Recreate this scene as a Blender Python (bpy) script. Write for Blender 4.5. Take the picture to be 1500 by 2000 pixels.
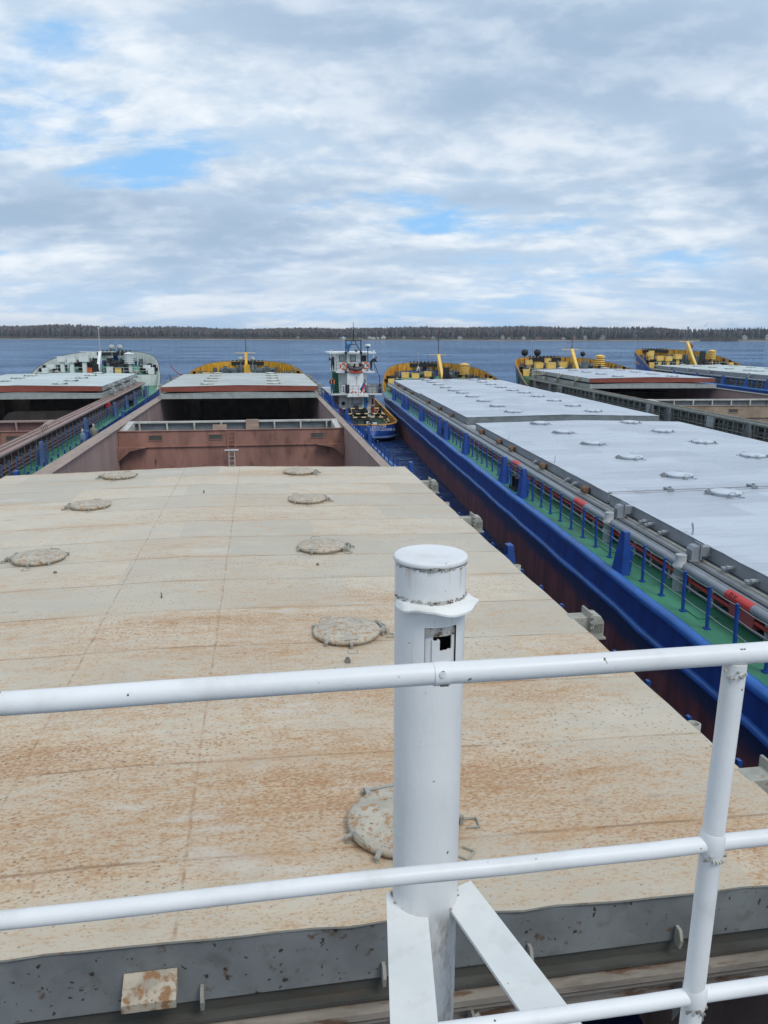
import bpy, math, random
from mathutils import Vector, Matrix
R = math.radians
rnd = random.Random(7)
scene = bpy.context.scene
COL = scene.collection
for o in list(bpy.data.objects): bpy.data.objects.remove(o)

# ---------------------------------------------------------------- camera
CAMZ = 9.7
PITCH, YAW, ROLL = 13.0, 9.11, 0.18
cd = bpy.data.cameras.new("Camera"); cam = bpy.data.objects.new("Camera", cd); COL.objects.link(cam)
cd.sensor_fit = 'VERTICAL'; cd.sensor_height = 36.0; cd.lens = 36.0 * 1500.0 / 2000.0
cd.clip_start = 0.05; cd.clip_end = 30000
f = Vector((math.sin(R(YAW)) * math.cos(R(PITCH)), math.cos(R(YAW)) * math.cos(R(PITCH)), -math.sin(R(PITCH))))
rt = Vector((math.cos(R(YAW)), -math.sin(R(YAW)), 0)); up = rt.cross(f)
r2 = rt * math.cos(R(ROLL)) + up * math.sin(R(ROLL)); u2 = -rt * math.sin(R(ROLL)) + up * math.cos(R(ROLL))
m = Matrix(((r2.x, u2.x, -f.x), (r2.y, u2.y, -f.y), (r2.z, u2.z, -f.z))).to_4x4()
m.translation = Vector((0, 0, CAMZ)); cam.matrix_world = m
scene.camera = cam
scene.view_settings.view_transform = 'Standard'; scene.view_settings.look = 'None'
scene.view_settings.gamma = 1.0; scene.view_settings.exposure = 0.14
try: scene.view_settings.use_curve_mapping = False
except Exception: pass

# ---------------------------------------------------------------- node helper
class NT:
    def __init__(s, tree): s.t = tree; s.n = tree.nodes; s.l = tree.links
    def add(s, typ, ins=None, **props):
        n = s.n.new(typ)
        for k, v in props.items(): setattr(n, k, v)
        if ins:
            for k, v in ins.items():
                sock = n.inputs[k]
                if isinstance(v, bpy.types.NodeSocket): s.l.new(v, sock)
                else: sock.default_value = v
        return n
    def math(s, op, a, b=0.0, c=None, clamp=False):
        n = s.add('ShaderNodeMath', {0: a, 1: b} if c is None else {0: a, 1: b, 2: c}, operation=op); n.use_clamp = clamp
        return n.outputs[0]
    def vmath(s, op, a, b=(0, 0, 0)):
        return s.add('ShaderNodeVectorMath', {0: a, 1: b}, operation=op).outputs[0]
    def noise(s, vec, scale, detail=5, rough=0.55, dist=0.0):
        return s.add('ShaderNodeTexNoise', {'Vector': vec, 'Scale': scale, 'Detail': detail, 'Roughness': rough, 'Distortion': dist}).outputs[0]
    def ramp(s, fac, lo, hi, a=0.0, b=1.0, smooth=True):
        n = s.add('ShaderNodeMapRange', {'Value': fac, 'From Min': lo, 'From Max': hi, 'To Min': a, 'To Max': b})
        n.interpolation_type = 'SMOOTHSTEP' if smooth else 'LINEAR'; n.clamp = True
        return n.outputs[0]
    def mix(s, fac, a, b, mode='MIX'):
        n = s.add('ShaderNodeMix', data_type='RGBA', blend_type=mode)
        for sock, v in ((n.inputs[0], fac), (n.inputs[6], a), (n.inputs[7], b)):
            if isinstance(v, bpy.types.NodeSocket): s.l.new(v, sock)
            elif isinstance(v, (int, float)): sock.default_value = v
            else: sock.default_value = (v[0], v[1], v[2], 1)
        return n.outputs[2]
    def scale(s, vec, xyz): return s.vmath('MULTIPLY', vec, xyz)
    def sep(s, vec):
        n = s.add('ShaderNodeSeparateXYZ', {0: vec}); return n.outputs[0], n.outputs[1], n.outputs[2]
    def comb(s, x, y, z): return s.add('ShaderNodeCombineXYZ', {0: x, 1: y, 2: z}).outputs[0]
    def bump(s, h, strength, dist=0.02):
        return s.add('ShaderNodeBump', {'Height': h, 'Strength': strength, 'Distance': dist}).outputs[0]

# ---------------------------------------------------------------- world: nishita sky under a broken cloud deck
SUN_EL, SUN_AZ = 52.0, 150.0           # azimuth measured clockwise from +Y
w = bpy.data.worlds.new("World"); scene.world = w; w.use_nodes = True
W = NT(w.node_tree); W.n.clear()
sky = W.add('ShaderNodeTexSky', sky_type='NISHITA', sun_disc=False, sun_elevation=R(SUN_EL), sun_rotation=R(SUN_AZ), altitude=50, air_density=1.0, dust_density=0.6, ozone_density=1.2)
d = W.add('ShaderNodeTexCoord').outputs['Generated']
dx, dy, dz = W.sep(d)
zz = W.math('MAXIMUM', dz, 0.0)
SKX, SKY = 15.2, 7.72
den = W.math('ADD', zz, 0.21)
P = W.comb(W.math('DIVIDE', dx, den), W.math('DIVIDE', dy, den), 0.0)
# the deck lies in long rolls across the view
c9, s9 = math.cos(R(14)), math.sin(R(14))
px, py, _ = W.sep(P)
Q = W.comb(W.math('ADD', W.math('MULTIPLY', px, c9 * 0.74), W.math('MULTIPLY', py, -s9 * 0.74)), W.math('ADD', W.math('MULTIPLY', px, s9), W.math('MULTIPLY', py, c9)), 0.0)
warp = W.add('ShaderNodeTexNoise', {'Vector': Q, 'Scale': 1.6, 'Detail': 3.0}).outputs['Color']
Qw = W.vmath('ADD', Q, W.scale(W.vmath('SUBTRACT', warp, (0.5, 0.5, 0.5)), (0.30, 0.30, 0.0)))
def fb(v, off, sc, det, ro): return W.noise(W.vmath('ADD', v, off), sc, det, ro)
Qu = W.vmath('ADD', Qw, (0.0, -0.075, 0.0))
n_big = fb(Qw, (SKX, SKY, 0), 0.95, 4, 0.5)
n_mid = fb(Qw, (11.3, 2.2, 4), 2.1, 10, 0.58); n_up = fb(Qu, (11.3, 2.2, 4), 2.1, 10, 0.58)
n_fin = fb(Qw, (1.3, 5.2, 9), 6.5, 8, 0.62)
cover = W.math('ADD', W.math('ADD', W.math('MULTIPLY', n_big, 0.85), W.math('MULTIPLY', n_mid, 0.60)), W.math('MULTIPLY', n_fin, 0.14))
alpha = W.ramp(cover, 0.612, 0.735)
relief = W.math('SUBTRACT', n_mid, n_up)
den2 = W.math('ADD', zz, 0.42); P2 = W.comb(W.math('DIVIDE', dx, den2), W.math('DIVIDE', dy, den2), W.math('MULTIPLY', dz, 2.2))
n_puff = W.noise(P2, 4.2, 9, 0.6); n_puff2 = W.noise(W.vmath('ADD', P2, (0.0, 0.0, 0.10)), 4.2, 9, 0.6)
puff = W.math('ADD', W.math('MULTIPLY', W.math('SUBTRACT', n_puff, 0.5), 0.30), W.math('MULTIPLY', W.math('SUBTRACT', n_puff, n_puff2), 0.55))
edge = W.ramp(W.math('ADD', W.math('ADD', W.math('MULTIPLY', relief, 0.95), puff), W.math('ADD', W.math('MULTIPLY', n_mid, 0.30), W.math('MULTIPLY', n_fin, 0.22))), 0.13, 0.49)
thick = W.ramp(W.math('ADD', W.math('MULTIPLY', n_big, 0.8), W.math('MULTIPLY', fb(Qw, (5.3, 9.2, 1.0), 1.3, 5, 0.55), 0.5)), 0.54, 0.79)
thick = W.math('MAXIMUM', thick, W.math('MULTIPLY', W.math('MULTIPLY', W.ramp(dx, 0.02, 0.55), W.ramp(dz, 0.26, 0.40)), W.ramp(n_mid, 0.30, 0.52)))
lit = W.mix(edge, (5.0, 6.3, 7.8), (8.3, 8.8, 9.3))
shade = W.mix(edge, (3.55, 4.75, 6.3), (5.5, 6.5, 7.8))
cl = W.mix(thick, lit, shade)
blue = W.mix(0.8, sky.outputs[0], (2.7, 5.7, 9.6))
tot = W.mix(alpha, blue, cl)
hz = W.ramp(zz, 0.0, 0.13)
hor = W.mix(W.ramp(W.math('ADD', W.math('MULTIPLY', n_mid, 0.7), W.math('MULTIPLY', n_fin, 0.3)), 0.42, 0.58), (4.9, 6.7, 8.9), (7.9, 8.5, 9.2))
tot = W.mix(W.math('MULTIPLY', W.math('SUBTRACT', 1.0, hz), 0.62), tot, hor)
bg = W.add('ShaderNodeBackground', {'Color': tot, 'Strength': 0.10})
W.l.new(bg.outputs[0], W.add('ShaderNodeOutputWorld').inputs[0])

sd = bpy.data.lights.new("Sun", 'SUN'); sd.energy = 1.45; sd.angle = R(24); sd.color = (1.0, 0.96, 0.9)
so = bpy.data.objects.new("Sun", sd); COL.objects.link(so)
sv = Vector((math.sin(R(SUN_AZ)) * math.cos(R(SUN_EL)), math.cos(R(SUN_AZ)) * math.cos(R(SUN_EL)), math.sin(R(SUN_EL))))
so.rotation_euler = sv.to_track_quat('Z', 'Y').to_euler()

# ---------------------------------------------------------------- materials
M = {}
def new_mat(name):
    mt = bpy.data.materials.new(name); mt.use_nodes = True
    t = NT(mt.node_tree); t.n.clear()
    b = t.add('ShaderNodeBsdfPrincipled'); o = t.add('ShaderNodeOutputMaterial'); t.l.new(b.outputs[0], o.inputs[0])
    M[name] = mt
    return t, b
def paint(name, base, rough=0.5, var=0.12, vs=1.2, rust=0.0, rcol=(0.20, 0.085, 0.03), rs=5.0, st=(1, 1, 1), metal=0.0, dirt=0.0, bump=0.0, bs=30.0, spec=0.4, chip=0.0, ccol=(0.06, 0.045, 0.035), cs=14.0):
    t, b = new_mat(name)
    co = t.add('ShaderNodeTexCoord').outputs['Object']
    sc = t.scale(co, st)
    n1 = t.noise(sc, vs, 6)
    lo = tuple(c * (1 - var) for c in base); hi = tuple(min(1, c * (1 + var)) for c in base)
    col = t.mix(t.ramp(n1, 0.3, 0.7), lo, hi)
    if dirt > 0:
        n3 = t.noise(t.vmath('ADD', sc, (4.2, 1.7, 8.8)), vs * 2.7, 7, 0.6)
        col = t.mix(t.math('MULTIPLY', t.ramp(n3, 0.5, 0.72), dirt), col, (base[0] * 0.42 + .02, base[1] * 0.38 + .015, base[2] * 0.33 + .01))
    if rust > 0:
        n2 = t.noise(t.vmath('ADD', sc, (9.1, 3.3, 2.2)), rs, 9, 0.62)
        th = 0.70 - 0.3 * rust
        col = t.mix(t.math('MULTIPLY', t.ramp(n2, th, th + 0.10), 0.9), col, rcol)
    if chip > 0:
        n4 = t.noise(t.vmath('ADD', co, (2.1, 6.3, 5.2)), cs, 4, 0.5)
        th = 0.74 - 0.2 * chip
        col = t.mix(t.ramp(n4, th, th + 0.03), col, ccol)
    t.l.new(col, b.inputs['Base Color'])
    rr = t.ramp(n1, 0.25, 0.75, max(0.05, rough - 0.1), min(1, rough + 0.12))
    t.l.new(rr, b.inputs['Roughness'])
    b.inputs['Metallic'].default_value = metal
    b.inputs['Specular IOR Level'].default_value = spec
    if bump > 0: t.l.new(t.bump(t.noise(co, bs, 5), bump, 0.01), b.inputs['Normal'])
    return M[name]

paint('white_paint', (0.77, 0.765, 0.75), 0.42, 0.06, 2.5, dirt=0.22, chip=0.16, ccol=(0.10, 0.085, 0.07), cs=60, bump=0.12, bs=18)
paint('white_plate', (0.78, 0.775, 0.735), 0.5, 0.05, 4, dirt=0.18, chip=0.08, ccol=(0.16, 0.10, 0.06), cs=45, bump=0.08, bs=25)
paint('weld_dirt', (0.42, 0.40, 0.36), 0.7, 0.35, 30, rust=0.6, rcol=(0.10, 0.055, 0.03), rs=45, bump=0.6, bs=60)
paint('pipe_shade', (0.012, 0.011, 0.010), 0.9, 0.1)
paint('grey_end', (0.215, 0.228, 0.225), 0.5, 0.18, 1.6, dirt=0.45, rust=0.30, rcol=(0.13, 0.075, 0.045), rs=7, chip=0.42, cs=16, bump=0.1)
paint('rusty_beam', (0.31, 0.27, 0.225), 0.75, 0.25, 3, rust=0.5, rcol=(0.16, 0.085, 0.05), rs=7, st=(0.3, 1, 1), dirt=0.5, bump=0.3)
paint('dark_beam', (0.085, 0.085, 0.075), 0.75, 0.25, 3, rust=0.45, rcol=(0.10, 0.06, 0.04), rs=6, st=(0.3, 1, 1), dirt=0.4)
paint('beige_fitting', (0.36, 0.35, 0.30), 0.65, 0.15, 4, rust=0.38, rcol=(0.27, 0.15, 0.07), rs=9, dirt=0.3, bump=0.2)
paint('rusty_plate', (0.46, 0.40, 0.31), 0.7, 0.2, 6, rust=0.72, rcol=(0.30, 0.145, 0.055), rs=8, chip=0.4, cs=40, bump=0.2)
paint('house_grey', (0.34, 0.33, 0.31), 0.7, 0.1, 0.5)
paint('dark_fitting', (0.15, 0.145, 0.125), 0.7, 0.25, 8, rust=0.4, rcol=(0.12, 0.06, 0.03), rs=14, dirt=0.4)
paint('brown_primer', (0.31, 0.155, 0.115), 0.75, 0.22, 0.8, dirt=0.75, st=(1, 1, 0.35), rust=0.22, rcol=(0.075, 0.038, 0.025), rs=2.6, chip=0.25, ccol=(0.035, 0.018, 0.012), cs=5, bump=0.2, bs=8)
paint('pink_primer', (0.36, 0.245, 0.205), 0.7, 0.14, 0.7, dirt=0.4, st=(1, 1.4, 0.25), rust=0.12, rcol=(0.16, 0.09, 0.06), rs=2.0, bump=0.1, bs=8)
paint('rail_brown', (0.34, 0.255, 0.205), 0.65, 0.16, 2, dirt=0.5, st=(2, 0.25, 2), rust=0.35, rcol=(0.21, 0.12, 0.06), rs=4)
paint('rail_tan', (0.36, 0.29, 0.215), 0.65, 0.2, 2, dirt=0.5, st=(2, 0.25, 2), rust=0.45, rcol=(0.24, 0.135, 0.06), rs=4)
paint('primer_pipe', (0.33, 0.225, 0.20), 0.5, 0.12, 2, dirt=0.25, st=(2, 0.3, 2))
paint('wine_primer', (0.20, 0.10, 0.095), 0.6, 0.15, 2, dirt=0.4, st=(1, 0.4, 1))
paint('red_end', (0.26, 0.068, 0.045), 0.55, 0.14, 1.5, dirt=0.45, st=(0.5, 1, 1))
paint('grey_green', (0.355, 0.375, 0.345), 0.55, 0.12, 2, dirt=0.35, rust=0.2, rcol=(0.24, 0.16, 0.09), rs=6, chip=0.15, cs=9)
paint('tan_wall', (0.34, 0.255, 0.18), 0.8, 0.2, 1.0, dirt=0.4, bump=0.2, bs=6)
paint('cream_beam', (0.52, 0.50, 0.45), 0.6, 0.15, 2, dirt=0.5, rust=0.2, rs=6)
paint('grey_panel', (0.19, 0.215, 0.225), 0.5, 0.15, 2, dirt=0.4, rust=0.12, rs=6)
paint('grey_steel', (0.255, 0.275, 0.295), 0.42, 0.12, 2.5, dirt=0.25, st=(1, 0.4, 1), spec=0.5, rust=0.06, rs=8)
paint('dark_grey', (0.105, 0.112, 0.118), 0.6, 0.2, 2.5, dirt=0.4, rust=0.1)
paint('light_grey', (0.40, 0.42, 0.425), 0.5, 0.1, 3, dirt=0.3, rust=0.18, rcol=(0.27, 0.19, 0.10), rs=10)
paint('old_grey', (0.20, 0.205, 0.185), 0.7, 0.25, 2.5, dirt=0.5, rust=0.35, rcol=(0.19, 0.13, 0.07), rs=6)
paint('gasket', (0.47, 0.43, 0.36), 0.7, 0.1, 4)
paint('blue_paint', (0.014, 0.066, 0.29), 0.38, 0.18, 1.4, dirt=0.25, chip=0.08, ccol=(0.05, 0.03, 0.02), cs=12)
paint('blue_rail', (0.03, 0.135, 0.44), 0.35, 0.2, 1.5, dirt=0.3, rust=0.10, rcol=(0.11, 0.06, 0.03), rs=3, st=(1, 0.5, 1))
paint('blue_faded', (0.07, 0.125, 0.26), 0.55, 0.2, 1.5, dirt=0.35, rust=0.1)
paint('green_deck', (0.050, 0.205, 0.118), 0.5, 0.18, 0.8, dirt=0.35, st=(1, 0.5, 1), rust=0.30, rcol=(0.11, 0.115, 0.045), rs=1.7)
paint('brown_deck', (0.135, 0.125, 0.105), 0.75, 0.25, 1.2, dirt=0.5, rust=0.4, rs=2)
paint('red_pipe', (0.42, 0.035, 0.03), 0.4, 0.15, 2, dirt=0.2)
paint('red_box', (0.36, 0.075, 0.08), 0.5, 0.1, 2, dirt=0.25)
paint('red_band', (0.60, 0.045, 0.035), 0.4, 0.1, 2)
paint('letter_red', (0.16, 0.012, 0.012), 0.6, 0.1, 2)
paint('yellow_paint', (0.73, 0.37, 0.03), 0.5, 0.14, 1.6, dirt=0.25, rust=0.44, rcol=(0.22, 0.08, 0.02), rs=2.6, st=(1, 1, 0.4))
paint('yellow_pale', (0.84, 0.55, 0.15), 0.5, 0.1, 2, dirt=0.15, rust=0.14, rs=5)
paint('orange_bulwark', (0.68, 0.325, 0.04), 0.55, 0.18, 1.4, dirt=0.25, rust=0.6, rcol=(0.20, 0.07, 0.02), rs=2.4, st=(1, 1, 0.35))
paint('mint_white', (0.66, 0.68, 0.65), 0.5, 0.1, 1.4, dirt=0.35, rust=0.10, rs=4, st=(1, 1, 0.4))
paint('ship_white', (0.74, 0.76, 0.75), 0.45, 0.08, 1.5, dirt=0.2)
paint('black_gear', (0.016, 0.016, 0.017), 0.55, 0.3, 3, spec=0.4)
paint('grey_gear', (0.10, 0.125, 0.13), 0.55, 0.35, 4, dirt=0.5, rust=0.15)
paint('rusty_roller', (0.20, 0.115, 0.065), 0.7, 0.3, 6, rust=0.4)
paint('orange_rubber', (0.62, 0.13, 0.035), 0.5, 0.1, 4)
paint('rope_red', (0.33, 0.06, 0.05), 0.8, 0.2, 6)
paint('rope_dark', (0.04, 0.04, 0.045), 0.8, 0.2, 6)
paint('rope_pale', (0.42, 0.40, 0.33), 0.85, 0.2, 9)
paint('wood', (0.36, 0.26, 0.17), 0.75, 0.25, 2, st=(0.4, 3, 3), dirt=0.4)
paint('brown_board', (0.27, 0.185, 0.145), 0.75, 0.25, 2, st=(0.4, 3, 3), dirt=0.5)
paint('green_paint', (0.02, 0.12, 0.075), 0.5, 0.15, 2, dirt=0.3)
paint('sky_blue_paint', (0.06, 0.26, 0.58), 0.45, 0.1, 2)
paint('tug_red', (0.33, 0.03, 0.028), 0.45, 0.12, 2, dirt=0.3)
paint('boat_red', (0.62, 0.085, 0.05), 0.45, 0.08, 2)
paint('rubber_grey', (0.075, 0.068, 0.075), 0.55, 0.15, 3)
paint('beige_motor', (0.42, 0.40, 0.34), 0.5, 0.12, 3)
paint('tug_deck', (0.025, 0.06, 0.035), 0.6, 0.2, 2, dirt=0.4)
paint('cyl_blue', (0.10, 0.17, 0.22), 0.45, 0.15, 2, dirt=0.3)
paint('cyl_olive', (0.17, 0.165, 0.12), 0.55, 0.2, 2, dirt=0.4)
paint('cloth_dark', (0.018, 0.020, 0.028), 0.9, 0.2, 6)
paint('cloth_navy', (0.025, 0.04, 0.085), 0.9, 0.2, 6)
paint('cloth_teal', (0.03, 0.12, 0.19), 0.9, 0.2, 6)
paint('vest_orange', (0.75, 0.20, 0.06), 0.8, 0.1, 6)
paint('skin', (0.42, 0.25, 0.18), 0.6, 0.05, 6)
paint('hair', (0.03, 0.022, 0.018), 0.8, 0.2, 9)
paint('flag_white', (0.78, 0.78, 0.78), 0.8, 0.04, 6)
paint('flag_blue', (0.02, 0.06, 0.30), 0.8, 0.04, 6)
paint('flag_red', (0.50, 0.03, 0.03), 0.8, 0.04, 6)
paint('stripe_black', (0.02, 0.02, 0.02), 0.6, 0.2, 6)
paint('stripe_cream', (0.62, 0.47, 0.25), 0.6, 0.15, 6)
paint('letter_white', (0.78, 0.79, 0.8), 0.5, 0.03, 6)
paint('house_white', (0.62, 0.62, 0.60), 0.7, 0.1, 0.5)
paint('house_brown', (0.23, 0.13, 0.10), 0.7, 0.1, 0.5)
paint('roof_grey', (0.28, 0.28, 0.29), 0.7, 0.1, 0.5)
paint('roof_blue', (0.10, 0.24, 0.52), 0.6, 0.1, 0.5)
paint('roof_red', (0.25, 0.09, 0.07), 0.7, 0.1, 0.5)
paint('bird_white', (0.6, 0.6, 0.62), 0.8, 0.1, 3)
t, b = new_mat('window_glass')
b.inputs['Base Color'].default_value = (0.32, 0.40, 0.36, 1); b.inputs['Roughness'].default_value = 0.08; b.inputs['Specular IOR Level'].default_value = 0.6
t, b = new_mat('dark_glass')
b.inputs['Base Color'].default_value = (0.02, 0.025, 0.03, 1); b.inputs['Roughness'].default_value = 0.06

def hull_mat(name, red=(0.20, 0.066, 0.052), navy=(0.016, 0.032, 0.085), top=(0.012, 0.056, 0.25), zb=1.75, zr=1.35):
    t, b = new_mat(name)
    co = t.add('ShaderNodeTexCoord').outputs['Object']
    x, y, z = t.sep(co)
    n = t.noise(t.scale(co, (0.4, 0.4, 1.0)), 1.1, 6, 0.6)
    zn = t.math('ADD', z, t.math('MULTIPLY', t.math('SUBTRACT', n, 0.5), 1.0))
    streak = t.noise(t.scale(co, (1.2, 1.2, 0.12)), 2.2, 6, 0.6)
    dents = t.noise(t.scale(co, (0.6, 0.6, 0.5)), 1.4, 3)
    c = t.mix(t.ramp(streak, 0.35, 0.7), tuple(k * 0.6 for k in red), tuple(k * 1.35 for k in red))
    c = t.mix(t.ramp(zn, zr - 0.35, zr + 0.2), c, navy)
    tb = t.mix(t.ramp(streak, 0.3, 0.7), tuple(k * 0.8 for k in top), tuple(k * 1.2 for k in top))
    c = t.mix(t.ramp(z, zb, zb + 0.12), c, tb)
    c = t.mix(t.ramp(t.math('ADD', z, t.math('MULTIPLY', n, 0.5)), 0.45, 0.2), c, (0.03, 0.026, 0.02))
    rn = t.noise(t.scale(co, (1, 1, 0.35)), 4.5, 7, 0.62)
    c = t.mix(t.math('MULTIPLY', t.ramp(rn, 0.62, 0.74), 0.55), c, (0.085, 0.042, 0.025))
    t.l.new(c, b.inputs['Base Color']); b.inputs['Roughness'].default_value = 0.45
    t.l.new(t.bump(dents, 0.5, 0.06), b.inputs['Normal'])
hull_mat('hull_blue')
hull_mat('hull_grey', top=(0.04, 0.06, 0.11))

def cover_mat(name, base, dark, rustc=(0.42, 0.215, 0.085), rust=0.0, near=0.0, lx=(0.93, -0.93), rough=0.55, speck=0.5, seam=0.8, row=1.62, off=0.2, spec=0.35, streaks=0.0):
    t, b = new_mat(name)
    co = t.add('ShaderNodeTexCoord').outputs['Object']
    x, y, z = t.sep(co)
    wob = t.noise(co, 1.3, 3)
    yy = t.math('ADD', t.math('DIVIDE', y, row), t.math('ADD', off, t.math('MULTIPLY', t.math('SUBTRACT', wob, 0.5), 0.035)))
    row_i = t.math('FLOOR', yy); fr = t.math('FRACT', yy)
    dseam = t.math('MULTIPLY', t.math('MINIMUM', fr, t.math('SUBTRACT', 1.0, fr)), row)
    xi = t.math('FLOOR', t.math('ADD', t.math('DIVIDE', x, 3.1), t.math('MULTIPLY', row_i, 0.37)))
    cell = t.add('ShaderNodeTexWhiteNoise', {'Vector': t.comb(xi, row_i, 3.0)}, noise_dimensions='3D').outputs[0]
    big = t.noise(t.scale(co, (0.55, 1.0, 1)), 0.55, 5, 0.55)
    mid = t.noise(t.scale(co, (0.5, 1.0, 1)), 2.6, 7, 0.6)
    tone = t.math('ADD', t.math('MULTIPLY', cell, 0.32), t.math('ADD', t.math('MULTIPLY', big, 0.6), t.math('MULTIPLY', mid, 0.45)))
    col = t.mix(t.ramp(tone, 0.40, 0.95), dark, base)
    if streaks > 0:
        sn = t.noise(t.scale(t.vmath('ADD', co, (3, 8, 1)), (0.22, 3.2, 1)), 2.2, 8, 0.65)
        col = t.mix(t.math('MULTIPLY', t.ramp(sn, 0.52, 0.72), streaks), col, tuple(k * 0.62 for k in dark))
    if rust > 0:
        # rust gathers where water stands: more towards the aft end, in streaks across the plates
        drift = t.ramp(y, 4.0, 17.0, near, 0.0, smooth=False)
        patch = t.noise(t.scale(t.vmath('ADD', co, (7.7, 1.1, 0)), (0.28, 0.9, 1)), 0.62, 6, 0.6)
        fine = t.noise(t.scale(t.vmath('ADD', co, (1.7, 4.1, 0)), (0.42, 1.15, 1)), 7.0, 10, 0.7)
        grain = t.noise(t.scale(t.vmath('ADD', co, (5.7, 2.1, 0)), (0.55, 1.2, 1)), 34.0, 6, 0.68)
        a = t.math('ADD', t.math('ADD', patch, t.math('MULTIPLY', t.math('SUBTRACT', cell, 0.5), 0.14)), t.math('ADD', drift, rust - 0.5))
        wash = t.ramp(t.math('ADD', a, t.math('MULTIPLY', t.math('SUBTRACT', fine, 0.5), 0.8)), 0.32, 0.72)
        col = t.mix(t.math('MULTIPLY', wash, 0.66), col, (0.575, 0.405, 0.245))
        pits = t.ramp(t.math('ADD', t.math('MULTIPLY', a, 0.42), t.math('ADD', t.math('MULTIPLY', fine, 0.42), t.math('MULTIPLY', grain, 0.85))), 0.86, 0.955)
        col = t.mix(t.math('MULTIPLY', pits, 0.46), col, rustc)
        gr2 = t.noise(t.scale(t.vmath('ADD', co, (3.7, 6.1, 0)), (0.72, 1.25, 1)), 30.0, 5, 0.62)
        dots = t.ramp(t.math('ADD', t.math('MULTIPLY', gr2, 0.8), t.math('MULTIPLY', a, 0.38)), 0.672, 0.715)
        col = t.mix(t.math('MULTIPLY', dots, 0.60), col, (0.32, 0.145, 0.05))
        sd_ = t.math('MULTIPLY', t.ramp(dseam, 0.22, 0.0), t.ramp(t.noise(t.scale(co, (0.5, 2.0, 1)), 1.1, 6, 0.62), 0.47, 0.66))
        col = t.mix(t.math('MULTIPLY', sd_, 0.45), col, (0.47, 0.26, 0.11))
        bare = t.noise(t.scale(t.vmath('ADD', co, (0.4, 3.3, 0)), (0.45, 1.4, 1)), 0.8, 7, 0.62)
        col = t.mix(t.math('MULTIPLY', t.ramp(bare, 0.60, 0.68), 0.45), col, (0.62, 0.585, 0.52))
        hot = t.ramp(t.math('ADD', t.math('MULTIPLY', patch, 0.7), t.math('ADD', t.math('MULTIPLY', fine, 0.75), t.math('MULTIPLY', drift, 0.3))), 0.83, 1.0)
        col = t.mix(t.math('MULTIPLY', hot, 0.30), col, (0.38, 0.18, 0.06))
    if speck > 0:
        vo = t.add('ShaderNodeTexVoronoi', {'Vector': t.scale(co, (0.8, 1.0, 1)), 'Scale': 17.0, 'Randomness': 1.0})
        keep = t.ramp(t.add('ShaderNodeSeparateColor', {0: vo.outputs['Color']}).outputs[0], 0.40, 0.44)
        rad = t.math('MULTIPLY', t.ramp(big, 0.3, 0.75, 0.07, 0.30), 1.0)
        sp = t.math('MULTIPLY', t.math('LESS_THAN', vo.outputs['Distance'], rad), keep)
        col = t.mix(t.math('MULTIPLY', sp, speck), col, (0.10, 0.062, 0.035))
        dk = t.noise(t.scale(t.vmath('ADD', co, (2.2, 9.9, 0)), (0.6, 1.3, 1)), 1.9, 5, 0.5)
        col = t.mix(t.math('MULTIPLY', t.ramp(dk, 0.70, 0.78), speck * 0.7), col, (0.17, 0.135, 0.11))
    if seam > 0:
        sm = t.math('MULTIPLY', t.ramp(dseam, 0.030, 0.006), 0.8)
        brk = t.noise(t.scale(co, (0.7, 3.0, 1)), 1.6, 6, 0.6)
        col = t.mix(t.math('MULTIPLY', t.math('MULTIPLY', sm, t.ramp(brk, 0.38, 0.60, 0.25, 1.0)), seam), col, (0.23, 0.115, 0.045) if rust > 0 else tuple(k * 0.62 for k in dark))
        for lxx in lx:
            dl = t.math('ABSOLUTE', t.math('SUBTRACT', t.math('ADD', x, t.math('MULTIPLY', t.math('SUBTRACT', wob, 0.5), 0.06)), lxx))
            col = t.mix(t.math('MULTIPLY', t.math('MULTIPLY', t.ramp(dl, 0.026, 0.004), t.ramp(brk, 0.40, 0.66, 0.12, 0.75)), seam), col, (0.27, 0.125, 0.045) if rust > 0 else tuple(k * 0.7 for k in dark))
    t.l.new(col, b.inputs['Base Color'])
    t.l.new(t.ramp(mid, 0.3, 0.7, rough - 0.12, rough + 0.15), b.inputs['Roughness'])
    b.inputs['Specular IOR Level'].default_value = spec
    h = t.math('ADD', t.math('MULTIPLY', t.noise(t.scale(co, (0.5, 1, 1)), 0.9, 3), 1.0), t.math('MULTIPLY', t.ramp(dseam, 0.0, 0.03), 0.10))
    t.l.new(t.bump(h, 0.35, 0.06), b.inputs['Normal'])
cover_mat('cover_rusty', (0.635, 0.555, 0.435), (0.49, 0.435, 0.345), rust=0.40, near=0.245)
paint('lid_beige', (0.47, 0.42, 0.335), 0.6, 0.14, 5, rust=0.64, rcol=(0.40, 0.225, 0.105), rs=14, chip=0.5, ccol=(0.12, 0.08, 0.05), cs=40, bump=0.15)
paint('lid_white', (0.56, 0.595, 0.645), 0.4, 0.06, 4, dirt=0.15)
paint('lid_pale', (0.56, 0.575, 0.53), 0.55, 0.1, 4, dirt=0.3)
t, b = new_mat('pipe_white')
co = t.add('ShaderNodeTexCoord').outputs['Object']; x, y, z = t.sep(co)
n1 = t.noise(co, 2.5, 6); col = t.mix(t.ramp(n1, 0.3, 0.7), (0.76, 0.755, 0.735), (0.81, 0.80, 0.785))
col = t.mix(t.math('MULTIPLY', t.ramp(t.noise(t.scale(co, (1, 1, 0.18)), 11.0, 6, 0.6), 0.52, 0.75), 0.22), col, (0.46, 0.45, 0.41))
chipn = t.noise(co, 45.0, 4, 0.5); col = t.mix(t.ramp(chipn, 0.715, 0.74), col, (0.11, 0.085, 0.06))
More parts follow.
